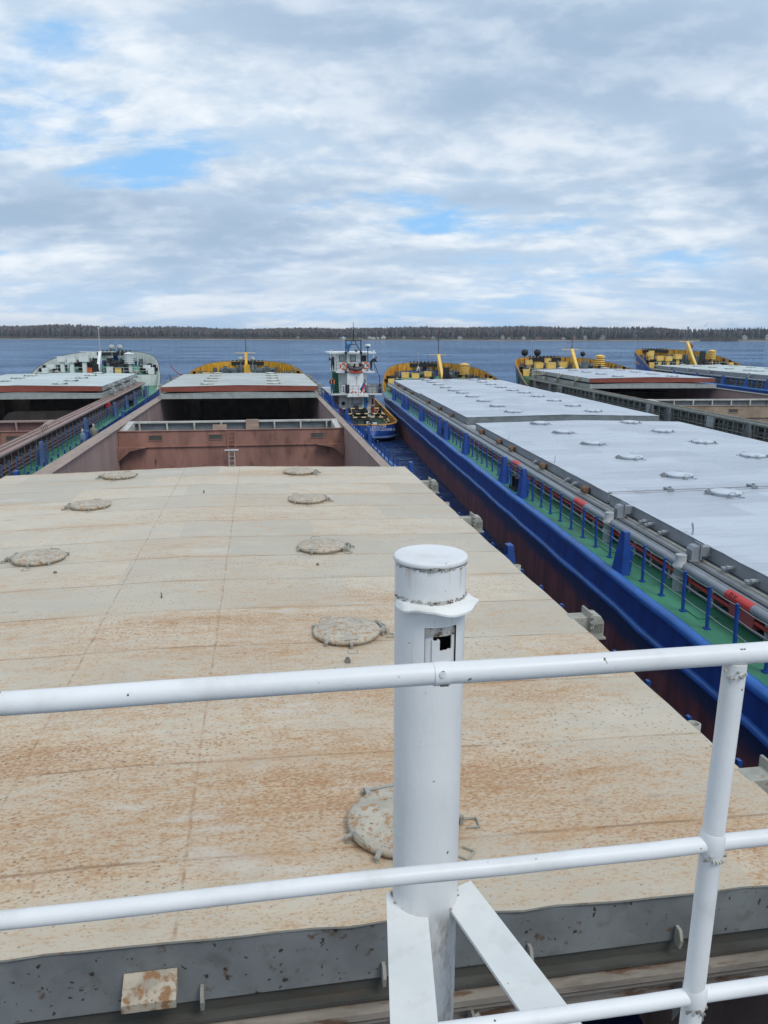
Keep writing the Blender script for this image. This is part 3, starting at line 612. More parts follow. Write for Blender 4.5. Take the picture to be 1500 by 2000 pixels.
def ship(P):
    yaw = P['yaw']; a = R(-yaw)
    root = empty('cargo_ship', (P['cen'] * math.cos(a), P['cen'] * math.sin(a), 0), a)
    tag(root, P['label'], 'ship', 'cargo ships moored side by side')
    P['yf'] = P['yt'] - P.get('fine', 28.0); P['ysh'] = P['yt'] - 15.0; P['ysb'] = P['ysh'] - 9.0; hb, dk, cm = P['hb'], P['deck'], P['coam']; ye = P['ye']
    # hull: one shell, deck line aft of the shoulder, bulwark line round the bow
    ys = [y for y in stations(P) if y < P['ysh']] + [P['ysh']] + [y for y in stations(P) if y > P['ysh']]
    def ring(y):
        top = dk if y <= P['ysb'] else bul_top(P, y)
        wdt = half_width(P, y); out = []
        for z in (-1.0, 0.15, 1.0, 1.9, dk - 0.02 if y <= P['ysb'] else min(dk + .2, top - .02) if y < P['ysh'] else (dk + top) / 2, top):
            k = 1.0
            if y > P['yf']:
                u = (y - P['yf']) / (P['yt'] - P['yf']); k = 1 - 0.16 * u * (1 - max(0, min(1, z / top)))
            out.append((wdt * k, y - (0.9 * (1 - max(0, min(1, z / top))) if y > P['yt'] - 3 else 0), z))
        return out
    h = MB(); n = 6; vs = []; fs = []
    rg = [ring(y) for y in ys]
    path = [[(-x, y, z) for x, y, z in r_] for r_ in rg] + [r_ for r_ in reversed(rg)]
    for r_ in path: vs += r_
    for i in range(len(path) - 1):
        for j in range(n - 1): fs.append((i * n + j, (i + 1) * n + j, (i + 1) * n + j + 1, i * n + j + 1))
    h.add(vs, fs, True); h.build('hull', P.get('hull', 'hull_blue'), root)
    for sg in P.get('bars', P['sides']):
        g_ = MB()
        ln = [(sg * (half_width(P, y) + 0.02), y + 0.0, dk - 0.06 + rnd.uniform(-.028, .028)) for y in [k * 1.7 for k in range(-8, int(P['ysb'] / 1.7) + 1)] if half_width(P, y) > hb - .30]
        g_.tube(ln, 0.15, 9); g_.build('gunwale_bar', P.get('bar', 'blue_rail'), root)
        g2 = MB(); ln2 = [(p[0], p[1], 1.93 + rnd.uniform(-.035, .035)) for p in ln]; g2.tube(ln2, 0.105, 8); g2.build('rubbing_strake', P.get('bar', 'blue_rail'), root)
    # decks
    d = MB()
    for sg in (-1, 1): d.bb(sg * 7.0, sg * hb, -24, P['yf'], dk - 0.06, dk)
    d.bb(-7.0, 7.0, ye + 0.1, P['yf'], dk - 0.06, dk)
    ysb = [P['yf'] + 0.001] + [y for y in stations(P) if P['yf'] < y < P['ysh']] + [P['ysh']]
    for i in range(len(ysb) - 1):
        a0, a1 = half_width(P, ysb[i]) - .02, half_width(P, ysb[i + 1]) - .02
        d.add([(-a0, ysb[i], dk), (a0, ysb[i], dk), (a1, ysb[i + 1], dk), (-a1, ysb[i + 1], dk)], [(0, 1, 2, 3)])
    d.build('main_deck', P.get('deckm', 'green_deck'), root)
    d = MB(); yq = [P['ysh']] + [y for y in stations(P) if y > P['ysh']]
    for i in range(len(yq) - 1):
        a0, a1 = max(0.01, half_width(P, yq[i]) - .1), max(0.01, half_width(P, yq[i + 1]) - .1); z0, z1 = fc_deck(P, yq[i]), fc_deck(P, yq[i + 1])
        d.add([(-a0, yq[i], z0), (a0, yq[i], z0), (a1, yq[i + 1], z1), (-a1, yq[i + 1], z1)], [(0, 1, 2, 3)])
    a0 = half_width(P, P['ysh']) - .02; z0 = fc_deck(P, P['ysh']); d.bb(-a0, a0, P['ysh'] - .04, P['ysh'], dk, z0 - .01) if not P.get('fwall') else None
    d.build('forecastle_deck', 'green_deck', root)
    if P.get('fwall'):
        d = MB(); d.bb(-a0, a0, P['ysh'] - .04, P['ysh'], dk, z0 - .01); d.build('forecastle_front', P['fwall'], root)
    # bulwark: inner skin, rail and stiffeners
    bw = MB(); yq = [P['ysb']] + [y for y in stations(P) if P['ysb'] < y < P['ysh']] + [y for y in yq if y < P['yt'] - 0.01] + [P['yt'] - 0.02]
    for sg in (-1, 1):
        vs = []; fs = []
        for i, y in enumerate(yq):
            wd = max(0.0, half_width(P, y)); wi = max(0.0, wd - 0.13); yi = y - (0.12 if y > P['yt'] - 4 else 0.02)
            vs += [(sg * wi, yi, fc_deck(P, y)), (sg * wi, yi, bul_top(P, y) + .03), (sg * (wd + .05), y + .03, bul_top(P, y) + .03), (sg * (wd + .05), y + .03, bul_top(P, y) - .05)]
        for i in range(len(yq) - 1):
            for j in range(3): fs.append((4 * i + j, 4 * i + j + 1, 4 * (i + 1) + j + 1, 4 * (i + 1) + j))
        bw.add(vs, fs)
        s_ = 0
        for i in range(len(yq) - 1):
            p0 = Vector((half_width(P, yq[i]), yq[i], 0)); p1 = Vector((half_width(P, yq[i + 1]), yq[i + 1], 0)); L = (p1 - p0).length
            while s_ < L:
                p = p0 + (p1 - p0) * (s_ / L); inn = Vector((-(p1 - p0).y, (p1 - p0).x, 0)).normalized()
                if inn.x > 0: inn = -inn
                zz0, zz1 = fc_deck(P, p.y), bul_top(P, p.y)
                q0 = p + inn * 0.15; q1 = p + inn * 0.45; q2 = p + inn * 0.22
                dr = (p1 - p0).normalized() * 0.035
                vs2 = [(sg * (v.x + e * dr.x), v.y + e * dr.y, zq) for e in (-1, 1) for v, zq in ((q0, zz0), (q1, zz0), (q2, zz1 - .06), (q0, zz1 - .06))]
                bw.add(vs2, [(0, 1, 2, 3), (7, 6, 5, 4), (0, 4, 5, 1), (1, 5, 6, 2), (2, 6, 7, 3), (3, 7, 4, 0)])
                s_ += 0.95
            s_ -= L
    bw.build('bulwark', P['bul'], root)
    tr = MB(); ql = [(half_width(P, y) + .01, y, bul_top(P, y) + .06) for y in yq]
    tr.tube([(-x, y, z) for x, y, z in ql] + [q_ for q_ in reversed(ql)], .07, 6); tr.build('bulwark_rail', P.get('trail', 'dark_fitting'), root)
    kn = MB()
    for k in range(9): kn.box((-2.2 + k * 0.55, P['yt'] - 0.30 - 0.03 * (k - 4) ** 2 * .3, P['zt'] + 0.10), (0.26, 0.2, 0.28))
    kn.bb(-2.5, 2.5, P['yt'] - 1.05, P['yt'] - .75, P['zt'] - .55, P['zt'] - .02)
    kn.build('fairlead', P.get('fair', 'black_gear'), root)
    # coaming with stays, hold lining and bulkheads
    c_ = MB(); st_ = MB()
    for sg in (-1, 1):
        c_.bb(sg * 6.95, sg * 7.05, P['ys'], ye, dk, cm - 0.035)
        c_.bb(sg * 6.78, sg * (P.get('fl', 7.5) if sg > 0 else 7.5), P['ys'], ye, cm - 0.035, cm)
    c_.bb(-7.05, 7.05, ye, ye + .1, dk, cm)
    c_.build('hatch_coaming', P['cmat'], root)
    for sg in P['sides']:
        y = P['ys'] + 0.4
        while y < ye - 1:
            st_.bb(sg * 7.06, sg * 7.40, y - .012, y + .012, dk, cm - .04); st_.bb(sg * 7.40, sg * 7.425, y - .07, y + .07, dk, cm - .14)
            y += 1.2
        st_.bb(sg * 7.06, sg * 7.36, P['ys'], ye, dk + (cm - dk) * .52, dk + (cm - dk) * .52 + .015)
    if st_.v: st_.build('coaming_stay', P.get('smat', P['cmat']), root)
    for sg in P['sides']:
        if P.get('nopipe'): break
        pp = MB(); pp.tube([(sg * 7.54, P['ys'], cm - .13), (sg * 7.54, ye, cm - .13)], 0.125, 12); pp.build('coaming_pipe', P['pipem'], root)
        if P.get('red'):
            r_ = MB(); r_.tube([(sg * 7.47, P['ys'], dk + .34), (sg * 7.47, ye, dk + .34)], 0.05, 8); r_.build('fire_main', P['red'], root)
        q_ = MB()
        for zz_, xx_ in ((.10, 7.46), (.17, 7.50), (.50, 7.45), (.56, 7.47), (.63, 7.45)): q_.tube([(sg * xx_, P['ys'], dk + zz_), (sg * xx_, ye, dk + zz_)], 0.016, 5)
        q_.build('service_pipes', P.get('thin', P['pipem']), root)
        for nm, x0, x1, zz_, mt in (('sealing_bar', 6.98, 7.05, cm + .012, P['rail1']), ('coaming_edge', P.get('fl', 7.5) - .2, P.get('fl', 7.5) - .08, cm + .02, P['rail2'])):
            q_ = MB(); q_.bb(sg * x0, sg * x1, P['ys'], ye, cm + .001, zz_ + .03); q_.build(nm, mt, root)
    l = MB()
    for sg in (-1, 1): l.bb(sg * 6.90, sg * 6.948, P['ys'], ye, -0.3, cm - .036)
    l.build('hold_lining', P.get('lin', 'pink_primer'), root)
    l = MB(); l.bb(-6.9, 6.9, P['ys'], ye, -.45, -.35); l.build('hold_floor', P.get('lin', 'pink_primer'), root)
    l = MB(); l.bb(-6.9, 6.9, ye - .2, ye - .1, -.35, cm)
    for sg in (-1, 1): l.prism([(sg * 6.9, ye - .2), (sg * 6.9, ye - 3.6), (sg * 6.3, ye - 3.2), (sg * 5.4, ye - 1.4), (sg * 5.0, ye - .2)], 'z', -.35, cm - 1.0)
    l.bb(-6.9, 6.9, ye - .6, ye - .2, cm - 1.25, cm - 0.95)
    l.build('end_bulkhead', P.get('endm', 'tan_wall'), root)
    # cross deck between the two holds
    y0, y1 = P['cross']; zt_ = P.get('ctop', cm); zw = zt_ - 0.22
    l = MB(); l.bb(-6.88, 6.88, y0, y0 + .15, -.35, zw)
    l.bb(-6.88, 6.88, y0 - .10, y0, zw - .98, zw - .93); l.bb(-6.88, 6.88, y0 - .06, y0 + .2, zw, zw + .03)
    for sg in (-1, 1):
        l.prism([(sg * 6.88, zw - .93), (sg * 5.2, zw - .93), (sg * 6.2, zw - 1.15), (sg * 6.88, zw - 1.75)], 'y', y0 - .55, y0 - .10)
    k = -6.2
    while k < 6.5: l.bb(k - .006, k + .006, y0 - .012, y0, -.3, zw - .98); k += 0.87
    l.build('cross_bulkhead', P.get('bulkm', 'brown_primer'), root)
    for xs in (-4.7, -1.1, 5.2):
        fr = MB()
        fr.bb(xs - .42, xs + .42, y0 - .04, y0, zw - .27, zw - .23); fr.bb(xs - .42, xs + .42, y0 - .04, y0, zw - .58, zw - .54)
        fr.bb(xs - .42, xs - .38, y0 - .04, y0, zw - .54, zw - .27); fr.bb(xs + .38, xs + .42, y0 - .04, y0, zw - .54, zw - .27)
        o_ = fr.build('bulkhead_vent', P.get('bulkm', 'brown_primer'), root); v_ = MB(); v_.bb(xs - .38, xs + .38, y0 - .012, y0 - .002, zw - .54, zw - .27); v_.build('recess_shade', 'dark_beam', o_)  # dark sheet paints the recess shade; the bulkhead behind is closed
    l = MB(); l.bb(-6.88, 6.88, y0 + .15, y1, zw - .80, zw - .74); l.build('cross_deck', P.get('crossm', 'dark_beam'), root)
    l = MB(); l.bb(-6.88, 6.88, y1, y1 + .08, -.3, zt_ - .1); l.build('cross_coaming', P.get('panm', 'grey_panel'), root)
    l = MB(); l.bb(-6.6, 6.6, y1 - .22, y1 + .16, zt_ - .10, zt_)
    k = -6.1
    while k < 6.6: l.bb(k - .05, k + .05, y1 - .22, y1 - .002, zw - .73, zt_ - .10); k += 1.74
    l.build('cross_beam', P.get('beamm', 'cream_beam'), root)
    l = MB()
    for sg in (-1, 1): l.prism([(y0 + .2, zw - .7), (y0 + .2, zw + .04), (y1 - .3, zt_ + .02), (y1 + .12, zt_ + .02), (y1 + .12, zw - .7)], 'x', sg * 6.38, sg * 6.87)
    l.build('coaming_corner', P.get('cornm', 'cream_beam'), root)
    # covers
    lid0 = None; br0 = None
    for cv in P['covers']:
        o = cover_mesh(cv['y0'], cv['y1'], cv['zb'], cv['zt'], **cv.get('kw', {})).build('hatch_cover', [cv['m'], cv.get('side', 'grey_end'), cv.get('end', 'grey_end')], root)
        if cv.get('label'): o['label'] = cv['label']
        if cv.get('lids', True):
            for yy_ in cv.get('ly', [cv['y0'] + 2.0 + k * 4.75 for k in range(5)]):
                for sg in (-1, 1):
                    zz_ = cv['zt'] + 0.14 * (1 - 2.95 / 6.87) - .004
                    if lid0 is None or cv.get('lidm'): lid0 = lid_mesh('lid', None).build('manhole_lid', [cv.get('lidm') or P['lidm'], P.get('lidf', 'dark_fitting')], o); ld = lid0; cv['lidm'] = None
                    else: ld = dup(lid0, parent=o)
                    ld.location = (sg * (2.94 if yy_ > 6.6 else 2.93), yy_ + rnd.uniform(-.04, .04), zz_); ld.rotation_euler = (0, 0, rnd.choice((0, 0.25, -0.2)) + (0.0 if sg > 0 else 2.9)) if yy_ > 6.6 else (0, 0, 1.75)
        for yy_ in cv.get('br', []):
            for sg in cv.get('bs', P['sides']):
                if br0 is None: br0 = bracket_mesh().build('lifting_bracket', [P['brm'], 'dark_fitting'], o); bo = br0
                else: bo = dup(br0, parent=o)
                bo.location = (sg * 6.85, yy_, cv['zt'] - 0.10); bo.rotation_euler = (0, 0, 0 if sg > 0 else math.pi)
    # guard stanchions with wires
    stn0 = None
    for sg in P['sides']:
        xs = sg * (hb - 0.47); ya, yb_ = P.get('sty', (14.0, P['yf'] - 1)); yb_ = min(yb_, P['yf'] + 2.0); y = ya; i = 0
        while y < yb_:
            if stn0 is None:
                l = MB(); l.box((0, 0, 0.53), (0.055, 0.085, 1.06)); l.box((0, 0, 0.02), (0.13, 0.15, 0.04))
                for zz_ in (.36, .70, 1.0): l.box((0.04, 0.0, zz_), (0.035, 0.03, 0.05))
                stn0 = l.build('stanchion', P.get('stm', 'blue_paint'), root); o = stn0
            else: o = dup(stn0, parent=root)
            o.location = (xs, y, dk); o.rotation_euler = (rnd.uniform(-.025, .025), rnd.uniform(-.03, .03), 0); y += P.get('stp', 1.21); i += 1
        wv_ = MB()
        for zz_ in (.36, .70, 1.0):
            ln = []
            y = ya
            while y < yb_:
                ln += [(xs, y, dk + zz_), (xs, y + .6, dk + zz_ - .02)]; y += 1.21
            wv_.tube(ln, 0.0075, 4, caps=False)
        wv_.build('guard_wire', 'rope_dark' if P.get('wire') is None else P['wire'], root)
        for yy_ in P.get('butt', []):
            l = MB(); l.box((0, 0, .62), (0.26, 0.74, 1.24), taper=0.62, ty=0.38); l.bb(0.10 * -sg, 0.30 * -sg, -.03, .03, 0, .8)
            o = l.build('fender_post', P.get('btm', 'blue_paint'), root); o.location = (sg * (hb - 0.22), yy_, dk); o.rotation_euler = (0, sg * -0.05, 0)
        for yy_ in P.get('boll', []):
            l = MB(); l.bb(-.2, .2, -.55, .55, 0, .1)
            for k in (-.32, .32): l.lathe([(.13, .1), (.13, .5), (.18, .52), (.18, .60), (.14, .62)], (0, k, 0), 14)
            o = l.build('bollard', 'black_gear', root); o.location = (sg * (hb - 0.42), yy_, dk)
    bow_gear(P, root)
    return root

def bow_gear(P, root):
    yt = P['yt']; gm = P.get('gear', 'grey_gear'); bc = P['bowc']
    F = lambda y: fc_deck(P, y) if y >= P['ysh'] else P['deck']
    ym = yt - 17.5; z0 = F(ym)
    # inclined mast: rectangular beam with gusset web, then a pole with yard and lamps
    L = P.get('mast', 5.0); H = P['mtop'] - z0 - .3
    l = MB(); a = (0, ym, z0 + .3); e = (0, ym + L, z0 + .3 + H)
    for k in range(3):
        t0 = 0.42 + k * 0.19; y_ = ym + L * t0; zt_ = z0 + .3 + H * t0
        l.prism([(y_ - .35, zt_ - .32), (y_ + .75, zt_ + .40), (y_ + .75, zt_ - 0.85), (y_ + .25, zt_ - 1.1)], 'x', -.16, .16)
    gs = l; l = MB(); l.bar(a, e, P.get('mw', 0.36), 0.34, (0, 0, 1)); mo = l.build('bow_mast', P.get('beamc', bc), root); gs.build('gusset', bc, mo)
    l = MB(); l.tube([(0, e[1], e[2] - .1), (0, e[1] + .1, e[2] + P.get('pole', 1.8))], 0.085, 8, r2=.05); l.lathe([(.10, 0), (.14, .05), (.14, .3), (.05, .36)], (0, e[1] + .1, e[2] + P.get('pole', 1.8)), 10); l.build('pole', P.get('polem', 'grey_gear'), mo)
    yw = P.get('yard', 1.35); l = MB(); l.tube([(-yw, e[1], e[2] + .02), (yw * .8, e[1], e[2] + .02)], 0.045, 6); l.build('yard', P.get('yardm', 'yellow_pale'), mo)
    # base of the mast: dark tarpaulined column
    l = MB(); hb2 = P['mtop'] - 1.55 - z0; l.box((0.15, ym - .35, z0 + hb2 / 2), (1.3, 1.0, hb2), taper=.42); l.bb(-.25, .5, ym - .7, ym - .15, z0, z0 + hb2 + .15); l.box((.5, ym - .6, z0 + hb2 * .6), (.5, .5, .5)); l.build('mast_base', P.get('base', 'black_gear'), root)
    # windlass: two drums with gear boxes
    yw_ = yt - 11.0; zw = F(yw_) + .25
    for sg in (-1, 1):
        l = MB()
        l.lathe([(.30, -.45), (.30, .45)], (sg * 1.65, yw_, zw + .75), 16, 'x'); 
        for k in (-.5, .5): l.lathe([(.62, -.06), (.62, .06)], (sg * 1.65 + k, yw_, zw + .75), 18, 'x')
        l.box((sg * 0.75, yw_, zw + .65), (.6, 1.1, 1.3), taper=.8); l.box((sg * 2.55, yw_ - .1, zw + .55), (.35, .8, 1.1))
        l.lathe([(.2, -.3), (.34, -.2), (.24, 0), (.34, .2), (.2, .3)], (sg * 3.1, yw_, zw + .75), 14, 'x')
        l.box((sg * 1.5, yw_ - 1.4, zw + .45), (.7, .7, .9)); l.lathe([(.33, 0), (.33, .5), (.2, .6)], (sg * .6, yw_ - 1.3, zw + .5), 12)
        l.box((sg * 1.1, yw_ + 1.3, zw + .35), (.5, 1.2, .7), taper=.7); l.bb(sg * .5, sg * 3.2, yw_ - .9, yw_ + .9, zw, zw + .12)
        l.v = [(x_ * 1.12, yw_ + (y_ - yw_) * 1.2, zw - .25 + (z_ - zw) * 1.3) for x_, y_, z_ in l.v]; l.build('windlass', gm, root)
    # box-headed ventilators
    for x_, y_, hh, s_ in P.get('vents', [(-4.6, -14.5, 1.0, 1), (-3.5, -15.2, .9, 1), (-2.2, -13.5, 1.0, 1)]):
        y = yt + y_; z = F(y); l = MB(); l.bb(x_ - .22 * s_, x_ + .22 * s_, y - .22 * s_, y + .22 * s_, z, z + hh)
        l.box((x_, y, z + hh + .32 * s_), (.95 * s_, .75 * s_, .62 * s_)); l.bb(x_ - .50 * s_, x_ + .50 * s_, y - .40 * s_, y + .40 * s_, z + hh + .64 * s_, z + hh + .68 * s_)
        l.build('box_ventilator', P.get('ventm', 'yellow_pale'), root)
    if P.get('louv'):
        x_, y_ = P['louv']; y = yt + y_; z = F(y); l = MB(); l.lathe([(.33, 0), (.33, 1.3)], (x_, y, z), 14)
        for k in range(5):
            zz_ = z + 1.1 + k * .27; l.lathe([(.50, zz_), (.70, zz_ + .06), (.70, zz_ + .13), (.50, zz_ + .19)], (x_, y, 0), 18)
        l.lathe([(.48, z + 1.1), (.48, z + 2.4), (.72, z + 2.42), (.6, z + 2.54), (.12, z + 2.68)], (x_, y, 0), 18); l.build('louvred_ventilator', P.get('ventm', 'yellow_pale'), root)
    # dark plates painting the shade of freeing openings on the bulwark, bollards, boxes
    for x_, wd, hh in P.get('plates', [(-4.7, .6, .75), (-3.3, .55, .85), (2.7, .6, .85), (4.2, .55, .75), (5.8, .7, .45)]):
        y = P['yf']; 
        while half_width(P, y) > abs(x_) + .55 and y < yt: y += .1
        z = F(y); l = MB(); l.box((x_, y - .55, z + .28 + hh / 2), (wd, .16, hh)); l.build('freeing_port_dark', 'dark_grey', root)
    for x_, y_ in P.get('bb', [(-6.2, -14.2), (6.2, -14.2), (-5.4, -11), (5.4, -11)]):
        y = yt + y_; z = F(y); l = MB(); l.bb(x_ - .7, x_ + .7, y - .22, y + .22, z, z + .1)
        for k in (-.42, .42): l.lathe([(.17, z), (.17, z + .62), (.24, z + .64), (.24, z + .72)], (x_ + k, y, 0), 12)
        l.build('mooring_bitts', 'black_gear', root)
    for sg in (-1, 1):                                   # roller fairleads on the shoulders
        y = P['ysh'] + .9; x_ = sg * (half_width(P, y) - .62); z = bul_top(P, y) - .28
        l = MB(); l.box((x_, y, z), (.95, 1.2, .42)); l.lathe([(.2, z), (.2, z + .55), (.28, z + .58)], (x_, y + .3, 0), 10); l.build('roller_fairlead', 'black_gear', root)
        l = MB(); l.box((x_ - sg * .35, y - .55, z - .2), (.8, .7, .9)); l.build('shoulder_box', P.get('ventm', 'yellow_pale'), root)
    y = P['ysh'] + .15; z = F(y)
    for sg in (-1, 1):
        rl = MB()
        for k in range(4): rl.tube([(sg * (1.6 + 1.6 * k), y, z), (sg * (1.6 + 1.6 * k), y, z + .95)], .022, 5)
        for hh in (.5, .95): rl.tube([(sg * 1.6, y, z + hh), (sg * 6.4, y, z + hh)], .02, 5)
        rl.build('bow_railing', P.get('brail', 'mint_white'), root)
    for x_, y_, mt, hh in P.get('boxes', []):
        y = yt + y_; l = MB(); l.box((x_, y, F(y) + hh / 2), (.8, .6, hh)); l.bb(x_ - .43, x_ + .43, y - .33, y + .33, F(y) + hh, F(y) + hh + .04); l.build('deck_box', mt, root)
    for x_, y_, r_, mt in P.get('lamps', []):
        y = yt + y_; z = P['zt'] + .55; l = MB(); l.tube([(x_, y, F(y)), (x_, y, z)], .04, 6); l.lathe([(.05, -.3), (r_ * .8, -.22), (r_, 0.0), (r_, .2)], (x_, y, z + r_ * .5), 14, 'y'); l.build('searchlight', mt, root)
    if P.get('ant'):
        x_, y_, hh = P['ant']; y = yt + y_; l = MB(); z = F(y); l.tube([(x_, y, z), (x_, y, z + hh)], .035, 6, r2=.02); l.lathe([(.10, z + hh - .25), (.10, z + hh)], (x_, y, 0), 8); l.lathe([(.35, z + 1.0), (.10, z + 1.6)], (x_, y, 0), 8); l.build('antenna_pole', 'light_grey', root)
# ---------------------------------------------------------------- the ships
STACK = lambda y0, y1, z, m, lm=None: [dict(y0=y0 - .35, y1=y1, zb=z, zt=z + .40, m=m, lids=False, side='grey_green', end='grey_green', br=[y0 + 4, y0 + 10, y0 + 14.5, y0 + 19], kw=dict(nx=12, ny=6)),
                              dict(y0=y0, y1=y1, zb=z + .60, zt=z + 1.02, m=m, lidm=lm, side='grey_green', end='red_end', br=[y0 + 3, y0 + 9, y0 + 15, y0 + 19.2], kw=dict(nx=16, ny=14))]
YEL = dict(bowc='yellow_paint', ventm='yellow_pale')
CB = dict(beamc='yellow_pale')
own = ship(dict(label='cargo ship we stand on, with the rusty beige hatch cover and open brown hold', cen=-1.72, yaw=0.0, hb=8.4, deck=3.05, coam=4.15, ys=1.3, ye=93.0, yt=122.0, yf=0, zs=4.35, zt=5.65, mtop=7.2,
    sides=(-1, 1), bars=(1,), cross=(48.5, 52.0), ctop=4.12, cmat='rail_brown', smat='blue_faded', pipem='rail_brown', rail1='rail_tan', rail2='rail_tan', fl=7.2, nopipe=True, bul='yellow_paint', lidm='lid_beige', lidf='beige_fitting', brm='beige_fitting', hull='hull_blue',
    covers=[dict(y0=5.45, y1=27.2, zb=4.17, zt=4.44, m='cover_pale', lids=False, side='dark_beam', end='dark_beam', kw=dict(nx=4, ny=4, camber=.02)),
            dict(y0=5.2, y1=27.3, zb=4.56, zt=5.0, m='cover_rusty', ly=[6.38, 11.3, 16.35, 21.4, 25.95], br=[6.85, 11.8, 19.2, 24.4], side='beige_fitting', kw=dict(camber=.17, nx=48, ny=60, jit=.006), label='nearest hatch cover, beige steel streaked with orange rust')] + STACK(70.0, 92.2, 4.17, 'cover_pale', 'lid_pale'),
    sty=(6.0, 92.0), stp=1.25, butt=[18.9, 32.6, 46.0, 58.0, 70.0], boll=[33.8, 60.0], base='yellow_paint', gear='grey_gear', yardm='yellow_pale', yard=1.5, mast=4.0, pole=2.0, vents=[(-5.4, -13.5, .25, 1), (-4.2, -13.8, .25, 1)],
    boxes=[(-2.9, -12.5, 'grey_gear', 1.0), (5.2, -13, 'black_gear', .8)], lamps=[(-.75, -13, .34, 'light_grey'), (.85, -13, .34, 'light_grey')], **YEL))
blue = ship(dict(label='blue hulled cargo ship right of the water gap with closed white hatch covers', cen=17.65, yaw=3.46, hb=8.78, deck=2.9, coam=3.7, ys=3.0, ye=97.6, yt=117.0, fine=33.0, yf=0, zs=3.85, zt=5.55, mtop=7.05,
    sides=(-1,), cross=(49.4, 51.6), cmat='grey_steel', smat='light_grey', pipem='grey_steel', rail1='gasket', rail2='dark_grey', red='red_pipe', bul='orange_bulwark', lidm='lid_white', lidf='grey_steel', brm='grey_steel', panm='dark_grey', bulkm='dark_grey', beamm='light_grey', cornm='light_grey', wire='light_grey',
    covers=[dict(y0=3.7, y1=26.25, zb=3.74, zt=4.13, m='cover_white', side='grey_steel', end='grey_steel', br=[14.2, 19.2, 24.3], ly=[6.6, 11.3, 16.1, 20.8, 25.4]),
            dict(y0=26.45, y1=49.0, zb=3.74, zt=4.13, m='cover_white', side='grey_steel', end='grey_steel', ly=[28.9, 33.6, 38.3, 43.0, 47.6]),
            dict(y0=51.8, y1=74.4, zb=3.74, zt=4.22, m='cover_white', side='grey_steel', end='grey_panel', ly=[54.2, 58.8, 63.5, 68.2, 72.6]),
            dict(y0=74.6, y1=97.2, zb=3.74, zt=4.13, m='cover_white', side='grey_steel', end='grey_steel', ly=[77, 81.7, 86.4, 91, 95.2])],
    sty=(11.5, 88.0), butt=[20.9, 31.7, 35.0, 44.0, 50.5, 53.0, 61.8, 71.4, 74.0, 82.0], boll=[33.3, 51.8, 72.7], plates=[(-6.6, .5, .6), (-4.9, .6, .7), (2.6, .6, .85), (3.9, .55, .8), (5.5, .6, .5)],
    louv=(3.6, -12.5), boxes=[(-1.9, -14.2, 'red_box', .9), (2.2, -13.5, 'black_gear', .9), (5.2, -13, 'grey_gear', .7)], ant=(-1.6, -4.5, 3.6), vents=[(-4.6, -13.3, .85, 1), (-3.3, -13.9, .8, 1), (-1.5, -13.0, .95, 1)], **YEL, **CB))
left = ship(dict(label='cargo ship alongside on the left, pale green bow and reddish coaming pipe', cen=-18.85, yaw=-1.2, hb=8.5, deck=2.9, coam=4.25, ys=10.0, ye=94.0, yt=124.0, yf=0, zs=5.1, zt=7.05, mtop=7.3,
    sides=(1,), bars=(), cross=(49.0, 53.2), ctop=4.2, cmat='wine_primer', smat='primer_pipe', pipem='primer_pipe', rail1='rail_tan', rail2='rail_brown', red='wine_primer', bul='mint_white', lidm='cover_mint', lidf='dark_fitting', brm='light_grey', bulkm='brown_primer', panm='wine_primer', beamm='primer_pipe', cornm='rail_brown', lin='tan_wall', stm='blue_faded', btm='blue_faded',
    covers=STACK(70.4, 92.6, 4.27, 'cover_mint'), sty=(22.0, 94.0), butt=[43.0, 55.0, 67.7, 74.5, 80.0, 89.0], boll=[57.0, 78.0], bowc='ship_white', fwall='mint_white', ventm='ship_white', fair='black_gear', gear='black_gear', yardm='ship_white', polem='light_grey', yard=2.6, mast=4.6, pole=2.9,
    vents=[(-5.0, -12.6, 1.35, 1.15), (-3.7, -13.0, 1.35, 1.15), (-2.0, -13.4, 1.5, 1.25), (-6.2, -13.6, .5, 1), (6.1, -13.9, .4, 1)], louv=(3.7, -12.8), boxes=[(-1.1, -14.3, 'orange_rubber', .8), (1.3, -14.2, 'ship_white', .9), (2.4, -14.2, 'yellow_pale', .7)], lamps=[(1.7, -7, .42, 'light_grey'), (.6, -7, .42, 'light_grey')]))
dark = ship(dict(label='grey sided cargo ship second from right, white stacked covers beside an open hold', cen=36.0, yaw=3.46, hb=8.6, deck=3.1, coam=4.3, ys=10.0, ye=99.4, yt=117.0, yf=0, zs=5.1, zt=6.4, mtop=7.8,
    sides=(-1,), cross=(60.5, 64.5), cmat='old_grey', smat='old_grey', pipem='old_grey', rail1='rail_tan', rail2='old_grey', red='old_grey', bul='orange_bulwark', lidm='lid_white', lidf='grey_steel', brm='beige_fitting', hull='hull_grey', deckm='brown_deck', bulkm='tan_wall', stm='dark_grey', btm='dark_grey', bar='blue_faded',
    covers=STACK(78.3, 98.6, 4.32, 'cover_white', 'lid_white'), sty=(30.0, 96.0), butt=[46.0, 57.0, 60.0, 73.0, 84.0, 87.0, 93.0], vents=[(-4.7, -13.4, .9, 1.1), (-3.2, -14, .9, 1.2), (-1.2, -13, .95, 1.1), (-5.4, -11, 1.2, .9)], louv=(4.0, -13), lamps=[(-4.3, -5, .5, 'black_gear'), (-2.4, -5, .5, 'black_gear'), (3.0, -9, .35, 'black_gear')], ant=(-3.2, -4.5, 4.3),
    boxes=[(-2.4, -10, 'yellow_pale', 2.0), (2.0, -13.5, 'black_gear', 1.0)], base='grey_gear', mast=4.6, **YEL, **CB))
